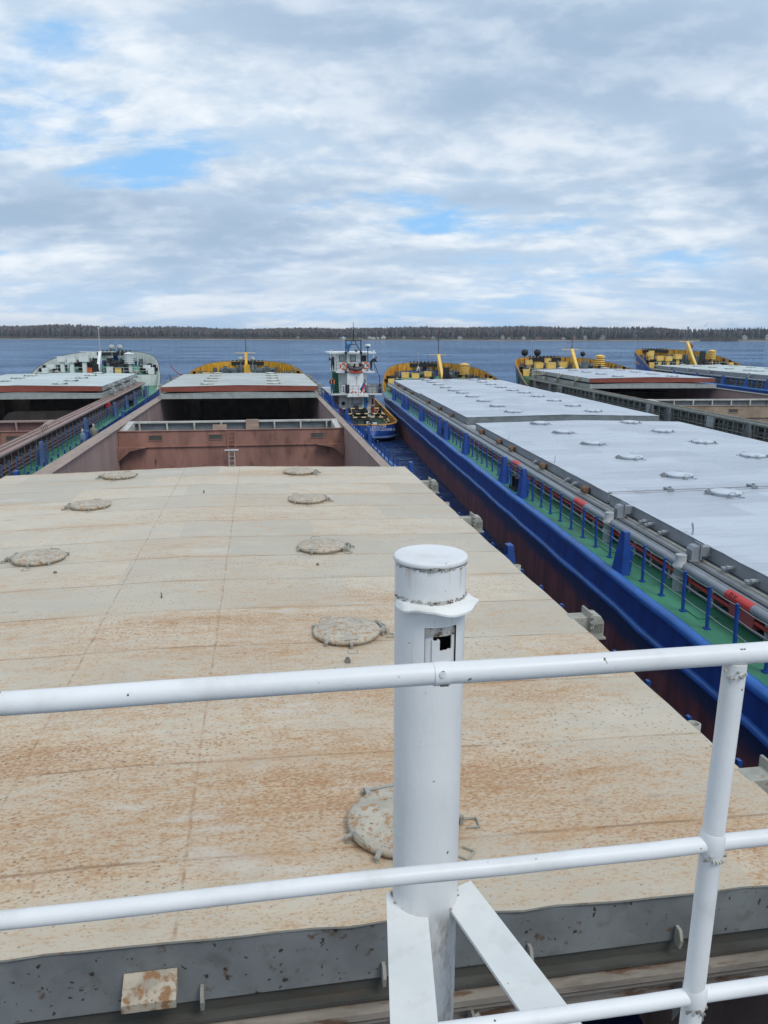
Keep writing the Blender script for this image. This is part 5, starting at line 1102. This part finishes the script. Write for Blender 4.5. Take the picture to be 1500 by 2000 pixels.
l.build('stairs', 'green_paint', tug)
l = MB(off=OT)
for x_ in (9.04, 10.64): l.tube([(x_, 82.0, 5.78), (x_, 82.0, 9.15)], .055, 8); l.lathe([(.14, 7.7), (.14, 7.95)], (x_, 82.0, 0), 8); l.lathe([(.16, 5.76), (.1, 5.95)], (x_, 82, 0), 8)
l.tube([(8.98, 82, 9.1), (10.7, 82, 9.1)], .05, 6); l.tube([(9.72, 82, 9.08), (9.25, 82, 8.0)], .04, 6); l.tube([(9.95, 82, 9.08), (10.6, 82, 7.95)], .045, 6); l.tube([(9.45, 82, 8.68), (10.2, 82, 8.68)], .04, 6)
l.tube([(9.84, 82, 9.1), (9.84, 82, 10.4), (9.84, 82, 11.0)], .06, 8, r2=.02); l.tube([(9.46, 82, 10.38), (10.24, 82, 10.38)], .035, 6); l.build('signal_mast', 'black_gear', tug)
l = MB(off=OT); l.lathe([(.10, 8.0), (.12, 8.25), (.25, 8.42), (.31, 8.65), (.25, 8.88), (.05, 8.96)], (9.33, 82.6, 0), 14); l.lathe([(.16, 7.86), (.12, 8.0)], (9.33, 82.6, 0), 8); l.build('covered_searchlight', 'sky_blue_paint', tug)
l = MB(off=OT); l.tube([(11.45, 82.6, 5.9), (11.45, 82.6, 8.35)], .05, 8); l.lathe([(.06, 8.3), (.26, 8.48)], (11.45, 82.6, 0), 14); rp = l.build('radar_pole', 'cloth_navy', tug)
l = MB(off=OT); l.lathe([(.27, 8.48), (.29, 8.52), (.29, 8.66), (.24, 8.72)], (11.45, 82.6, 0), 18); l.build('radar_dome', 'ship_white', rp)
l = MB(off=OT); l.lathe([(.14, 7.9), (.17, 8.02), (.10, 8.16)], (10.3, 83.4, 0), 12); l.build('horn', 'dark_grey', tug)
for x_ in (7.62, 12.2): l = MB(off=OT); l.lathe([(.10, -.1), (.10, .1)], (x_, 83.2, 7.98), 12, 'y'); l.tube([(x_ - .05, 83.2, 5.9 if x_ > 10 else 5.9), (x_ - .05, 83.2, 7.75)], .035, 6); l.build('wing_lamp', 'ship_white', tug)
l = MB(off=OT)
def trail(l, x0, x1, y, z, hs=(.5, .95), step=.6):
    k = x0
    while k <= x1 + .01: l.tube([(k, y, z), (k, y, z + hs[-1])], .022, 5); k += step
    for q in hs: l.tube([(x0, y, z + q), (x1, y, z + q)], .018, 5)
trail(l, 8.05, 12.1, 82.05, 5.9, (.35, .68, 1.0), .8); l.build('bridge_rail', 'black_gear', tug)
l = MB(off=OT); trail(l, 8.3, 9.0, 81.05, 3.65, (.35, .68, 1.0), .7); trail(l, 9.0, 11.2, 80.15, 3.5, (.35, .68, 1.0), .55); trail(l, 11.2, 12.7, 81.05, 3.65, (.35, .68, 1.0), .5); l.build('platform_rail', 'dark_grey', tug)
l = MB(off=OT); l.box((8.95, 80.5, 3.98), (.05, .05, .9)); l.box((9.18, 81.5, 4.1), (.25, .3, .9)); l.box((9.0, 81.6, 4.05), (.16, .2, .95)); l.build('locker', 'black_gear', tug)
l = MB(off=OT)
for x_, z in ((8.66, 4.36), (8.66, 4.14), (8.66, 3.92), (10.95, 4.2), (10.95, 3.9)): l.box((x_, 81.0, z), (.16, .03, .15), taper=.6)
l.build('board_marks', 'black_gear', tug)
tb('white_board', 'ship_white', (8.54, 8.78, 81.01, 81.04, 3.75, 4.55))
l = MB(off=OT); l.tube([(12.55, 81.3, 3.65), (12.55, 81.3, 4.6), (12.52, 81.3, 5.3), (12.25, 81.6, 6.1), (11.95, 82, 7.0)], .06, 8, r2=.03); l.box((12.55, 81.3, 3.85), (.5, .4, .6), taper=.5); l.lathe([(.14, 4.35), (.14, 4.6)], (12.55, 81.3, 0), 10); l.build('davit', 'black_gear', tug)
# tow deck: striped arches, winch, hoops, tyres
def striped(pts, r_, name):
    P_ = [Vector(p) for p in pts]; seg = []; st = .42; acc = 0; cur = [P_[0]]; l = MB(off=OT); k = 0
    for i in range(len(P_) - 1):
        a, b_ = P_[i], P_[i + 1]; L = (b_ - a).length; d_ = 0
        while acc + (L - d_) >= st: d_ += st - acc; p = a + (b_ - a) * (d_ / L); cur.append(p); l.cur = k % 2; l.tube(cur, r_, 7); cur = [p]; acc = 0; k += 1
        acc += L - d_; cur.append(b_)
    if len(cur) > 1 and (cur[-1] - cur[0]).length > .02: l.cur = k % 2; l.tube(cur, r_, 7)
    return l.build(name, ['stripe_cream', 'stripe_black'], tug)
for y_, z, w_ in ((79.2, 2.25, 2.55), (76.2, 2.0, 2.6), (74.2, 1.85, 2.45)):
    striped([(TX - w_, y_, 1.1), (TX - w_ + .05, y_, z - .45), (TX - w_ + .45, y_, z), (TX + w_ - .5, y_, z), (TX + w_ - .05, y_, z - .5), (TX + w_, y_, 1.1)], .075, 'towing_arch')
striped([(11.6, 79.0, 2.2), (11.7, 76.2, 1.95), (12.0, 71.6, 1.3)], .05, 'arch_stay'); striped([(9.2, 79.0, 2.2), (9.0, 76.2, 1.95), (9.0, 74.0, 1.7)], .05, 'arch_stay')
l = MB(off=OT); l.lathe([(.5, -.9), (.5, -.8), (.3, -.8), (.3, .8), (.5, .8), (.5, .9)], (9.9, 80.2, 1.75), 16, 'x'); l.box((9.9, 80.6, 1.5), (2.4, 1.0, .9)); l.box((9.9, 80.6, 2.2), (.7, .6, .5), taper=.7); l.box((9.8, 80.7, 2.0), (2.2, .5, .2)); l.build('towing_winch', 'black_gear', tug)
l = MB(off=OT)
for x_, y_, r_ in ((8.6, 76.5, .55), (9.5, 73.8, .5), (10.6, 73.4, .45)): l.torus((x_, y_, 1.15), r_, .05, 'y', 16, 6, 0, math.pi)
l.box((10.2, 74.5, 1.35), (.5, .5, .6)); l.box((9.2, 75.5, 1.3), (.5, .6, .5)); l.box((8.6, 72.6, 1.3), (.6, .6, .5)); l.build('tow_fittings', 'black_gear', tug)
tb('deck_locker', 'ship_white', (10.05, 10.35, 73.4, 73.8, 1.1, 1.5), (10.6, 11.0, 73.0, 73.4, 1.1, 1.45))
for x_, y_ in ((12.2, 80.8), (12.3, 83.3)):
    l = MB(off=OT); l.torus((x_ + .45, y_, 1.7), .36, .13, 'x', 18, 8); l.build('tyre_fender', 'black_gear', tug)
# things carried on the tug
def lifebuoy(label, loc):
    r_ = empty('lifebuoy', loc); l = MB(); l.torus((0, 0, 0), .30, .085, 'y', 28, 9); ring_ = l.build('ring', 'orange_rubber', r_)
    l = MB()
    for k in range(4): a = R(45 + 90 * k); l.torus((0, 0, 0), .30, .090, 'y', 40, 9, a - .16, a + .16)
    l.build('white_band', 'ship_white', r_); tag(r_, label, 'lifebuoy', 'lifebuoys on the tug rail')
lifebuoy('orange lifebuoy on the tug bridge rail, left of the rubber dinghy', (8.75, 81.9, 6.45))
lifebuoy('orange lifebuoy on the tug bridge rail, right of the rubber dinghy', (11.12, 81.9, 6.5))
dg = empty('rubber_dinghy', (10.05, 81.9, 5.78)); l = MB()
l.tube([(-.62, 1.6, .75), (-.80, .6, .72), (-.78, -.1, .62), (-.45, -.55, .42), (0, -.65, .36), (.45, -.55, .42), (.78, -.1, .62), (.80, .6, .72), (.62, 1.6, .75)], .17, 10); l.build('side_tube', 'rubber_grey', dg)
l = MB(); l.prism([(-.62, .28), (.62, .28), (.50, 0.0), (-.50, 0.0)], 'y', -.62, 1.4); l.build('hull', 'boat_red', dg)
l = MB(); l.bb(-.6, .6, -.2, 1.5, .28, .34); l.bb(-.5, .5, .9, 1.0, .34, .9); l.build('floor', 'black_gear', dg)
tag(dg, 'dark rubber dinghy with red underside carried on the tug funnel casing', 'boat')
for x_, y_, z, hh in ((.12, -.2, 6.12, .62), (-.38, .1, 6.25, .55)):
    r_ = empty('outboard_motor', (10.05 + x_, 81.9 + y_, z)); l = MB(); l.box((0, 0, hh * .75), (.36, .34, hh * .55), taper=.75); l.build('cowl', 'beige_motor', r_); l = MB(); l.box((0, 0, .1), (.14, .16, hh * .9)); l.build('leg', 'light_grey', r_)
    tag(r_, 'beige outboard motor standing in the rubber dinghy, ' + ('the front one' if x_ > 0 else 'the left one behind'), 'outboard motor')
fl = empty('flag', (10.2, 80.0, 3.5)); l = MB(); l.tube([(.0, 0, 0), (.42, 0, 1.75)], .022, 6); l.build('staff', 'ship_white', fl)
for i, mt in enumerate(('flag_white', 'flag_blue', 'flag_red')):
    l = MB(); vs = []; nn = 8
    for k in range(nn + 1):
        t_ = k / nn; bx, bz = .36 - .40 * t_, 1.52 - .72 * t_
        for e in (0, 1): q = (i + e) / 3.0; vs.append((bx + .30 * q - .02 * t_, -.03 + .05 * math.sin(t_ * 6 + q), bz - .42 * q))
    vs2 = [(p[0], p[1] + .006, p[2]) for p in vs]; m2 = len(vs)
    l.add(vs + vs2, [(2 * k, 2 * k + 1, 2 * k + 3, 2 * k + 2) for k in range(nn)] + [(m2 + 2 * k + 2, m2 + 2 * k + 3, m2 + 2 * k + 1, m2 + 2 * k) for k in range(nn)], True); l.build('flag_stripe', mt, fl)
tag(fl, 'white, blue and red flag drooping from a slanted staff at the tug stern', 'flag')
rb = empty('rescue_boat', (11.85, 82.2, 3.65)); l = MB(); l.prism([(-.55, 0.05), (.5, .05), (.62, .72), (-.62, .62)], 'y', -.6, 1.8); l.build('hull', 'light_grey', rb); l = MB(); l.bb(-.66, .66, -.65, 1.85, .66, .78); l.bb(-.3, .5, -.62, -.3, .78, .95); l.build('cover', 'grey_steel', rb)
tag(rb, 'small grey covered boat on the right side of the tug platform', 'boat')
for x_, lab in ((9.62, 'left'), (10.55, 'right')):
    r_ = empty('lifebuoy', (x_, 80.05, 3.72)); l = MB(); l.torus((0, 0, 0), .24, .07, 'y', 24, 8, 0, math.pi); l.build('ring', 'boat_red', r_); l = MB(); l.torus((0, 0, 0), .24, .075, 'y', 24, 8, 1.2, 1.9); l.build('white_band', 'ship_white', r_)
    tag(r_, 'red and white ring on the tug platform rail, %s of the flag' % lab, 'lifebuoy', 'lifebuoys on the tug rail')

# ---------------------------------------------------------------- loose things on the ships
ld = empty('ladder', (-1.86, 48.0, 1.0)); l = MB()
for sg in (-1, 1): l.bar((sg * .19, 0, 0), (sg * .17, .14, 1.68), .05, .03)
l.build('side_rail', 'cream_beam', ld); l = MB()
for k in range(6): l.bar((-.18, .02 + k * .024, .2 + k * .28), (.18, .02 + k * .024, .2 + k * .28), .035, .03)
l.build('rung', 'cream_beam', ld); l = MB(); l.bb(-.42, .42, .06, .16, 1.68, 1.75); l.build('top_bar', 'ship_white', ld)
tag(ld, 'white ladder leaning against the brown bulkhead in our open hold', 'ladder')
l = MB()
for sg in (-1, 1): l.bar((sg * .22 - .14, 48.36, 2.6), (sg * .22 - .14, 48.36, 3.9), .06, .03)
for k in range(5): l.bar((-.36, 48.36, 2.75 + k * .27), (.08, 48.36, 2.75 + k * .27), .035, .03)
l.build('hold_rungs', 'brown_primer', own)
for x0, x1, z0, z1, lab in ((-3.15, -2.25, 3.55, 3.9, 'brown board leaning on the cross beam of our open hold, left one'), (-1.0, -.15, 3.35, 4.16, 'stacked brown boards on the cross beam of our open hold, right of centre')):
    r_ = MB(); r_.prism([(51.2, z0), (51.26, z0), (51.78, z1), (51.7, z1)], 'x', x0, x1)
    if z1 > 4: r_.prism([(50.9, 3.2), (51.0, 3.2), (51.25, 3.55), (51.15, 3.55)], 'x', x0 - .02, x1 + .02); r_.bb(x0 + .02, x1 - .02, 51.7, 52.2, 4.125, 4.17)
    tag(r_.build('board', 'brown_board'), lab, 'board')
def cyl(loc, mt, lab, r_, hh):
    r0 = empty('gas_cylinder', loc); l = MB(); l.lathe([(r_ * .9, 0), (r_, .04), (r_, hh - .25), (r_ * .8, hh - .12), (r_ * .35, hh - .04), (r_ * .3, hh)], n=16); l.build('bottle', mt, r0); l = MB(); l.lathe([(.05, hh), (.05, hh + .12), (.03, hh + .16)], n=10); l.box((.06, 0, hh + .08), (.1, .04, .04)); l.build('valve', 'light_grey', r0); tag(r0, lab, 'gas cylinder')
cyl((-9.65, 43.9, 3.05), 'cyl_blue', 'blue grey gas cylinder standing on our left side deck', .17, 1.45)
cyl((-9.55, 46.3, 3.05), 'cyl_olive', 'stout olive grey cylinder standing on our left side deck', .22, 1.45)
def rope(pts, r_, mt, lab, sag=0.0):
    l = MB(); P_ = []
    for i in range(len(pts) - 1):
        a, b_ = Vector(pts[i]), Vector(pts[i + 1]); k = 12
        for j in range(k): t_ = j / k; p = a.lerp(b_, t_); p.z -= sag * 4 * t_ * (1 - t_); P_.append(tuple(p))
    P_.append(tuple(pts[-1])); l.tube(P_, r_, 6); tag(l.build('mooring_rope', mt), lab, 'rope')
rope([(-11.9, 109.5, 5.5), (-9.3, 107.5, 4.4)], .06, 'rope_red', 'red mooring rope between the pale green bow and our yellow bow', .55)
rope([(-12.0, 108.0, 4.3), (-9.9, 98.0, 3.4)], .05, 'rope_dark', 'dark mooring rope below the red one between the two left ships', .5)
rope([(5.7, 107.0, 4.4), (6.8, 92.0, 3.9), (7.3, 80.9, 3.6)], .05, 'rope_dark', 'dark mooring rope from our yellow bow to the tug', .2)
rope([(49.5, 99.5, 5.0), (55.0, 107.0, 5.0), (61.0, 117.5, 5.2)], .06, 'rope_dark', 'dark mooring rope between the two right hand bows', .25)
rope([(12.9, 83.0, 3.5), (13.6, 80.0, 2.95)], .04, 'rope_pale', 'pale mooring rope from the tug platform to the blue ship', .15)
bd = MB(); X, Y = frame_pt(195, 480)
bd.add([(X, Y, 16.2), (X + .2, Y - .2, 16.5), (X + 2.2, Y, 18.0), (X + 1.2, Y, 16.9), (X + .3, Y + .3, 16.1), (X - .9, Y, 15.6), (X - .2, Y + .1, 15.1), (X + .1, Y, 15.9)], [(0, 1, 2, 3), (0, 3, 4), (0, 4, 7), (7, 5, 6), (7, 0, 5)])
tag(bd.build('bird', 'bird_white'), 'lone gull flying above the far forest at the right', 'bird')

# clutter of the working bows: reels, chain heaps, lashed bundles, hose racks
def clutter(root, tip, items):
    P_ = dict(hb=8.5)
    for x_, y_, z, kind, mt in items:
        y = tip + y_; l = MB()
        if kind == 'reel': l.lathe([(.5, -.3), (.5, -.24), (.22, -.24), (.22, .24), (.5, .24), (.5, .3)], (x_, y, z + .55), 16, 'x'); l.bb(x_ - .4, x_ + .4, y - .3, y + .3, z, z + .15)
        elif kind == 'heap':
            for k in range(7): l.torus((x_ + rnd.uniform(-.2, .2), y + rnd.uniform(-.15, .15), z + .06 + k * .06), .38 - k * .03, .07, 'z', 14, 6)
        elif kind == 'rack':
            for k in range(4): l.tube([(x_ - .6 + k * .4, y, z), (x_ - .6 + k * .4, y, z + 1.15)], .05, 6)
            for q in (.5, 1.1): l.tube([(x_ - .65, y, z + q), (x_ + .65, y, z + q)], .045, 6)
            l.bb(x_ - .5, x_ + .1, y - .1, y + .1, z + .5, z + 1.0)
        elif kind == 'pump': l.box((x_, y, z + .4), (.7, .7, .8), taper=.8); l.lathe([(.2, 0), (.2, .5), (.1, .6)], (x_ + .15, y, z + .8), 10); l.tube([(x_ - .3, y, z + .7), (x_ - .6, y, z + .7), (x_ - .6, y, z)], .06, 6)
        o = l.build({'reel': 'rope_reel', 'heap': 'coiled_rope', 'rack': 'hose_rack', 'pump': 'deck_pump'}[kind], mt, root)
for root, tip, z, g_ in ((left, 124.0, 4.45, 'black_gear'), (own, 122.0, 3.65, 'grey_gear'), (blue, 117.0, 3.2, 'black_gear'), (dark, 117.0, 4.35, 'grey_gear'), (farr, 138.0, 4.6, 'black_gear')):
    clutter(root, tip, [(-6.0, -12.5, z, 'rack', g_), (-2.9, -11.2, z, 'reel', g_), (.9, -13.8, z, 'pump', 'grey_gear'), (2.6, -12.0, z, 'rack', 'grey_gear'), (5.4, -12.6, z, 'reel', g_), (4.6, -14.0, z, 'heap', 'rope_pale'), (-5.6, -14.1, z, 'heap', 'rope_pale'), (6.3, -13.2, z, 'pump', g_), (-.9, -12.6, z, 'pump', g_), (3.4, -14.2, z, 'pump', 'black_gear')])

# ---------------------------------------------------------------- the air over the river
hb_ = MB(); q = 4080; hb_.bb(-q, q, -q, q, -2.5, 62.0); hz_ = hb_.build('haze', 'white_paint'); hz_.data.materials.clear()
hm = bpy.data.materials.new('river_air'); hm.use_nodes = True; ht = NT(hm.node_tree); ht.n.clear()
pv = ht.add('ShaderNodeVolumePrincipled', {'Color': (0.72, 0.84, 1.0, 1), 'Density': 0.00010, 'Anisotropy': 0.2})
ht.l.new(pv.outputs[0], ht.add('ShaderNodeOutputMaterial').inputs['Volume']); hz_.data.materials.append(hm)
try: hm.cycles.homogeneous_volume = True
except Exception: pass
tag(hz_, kind='stuff')
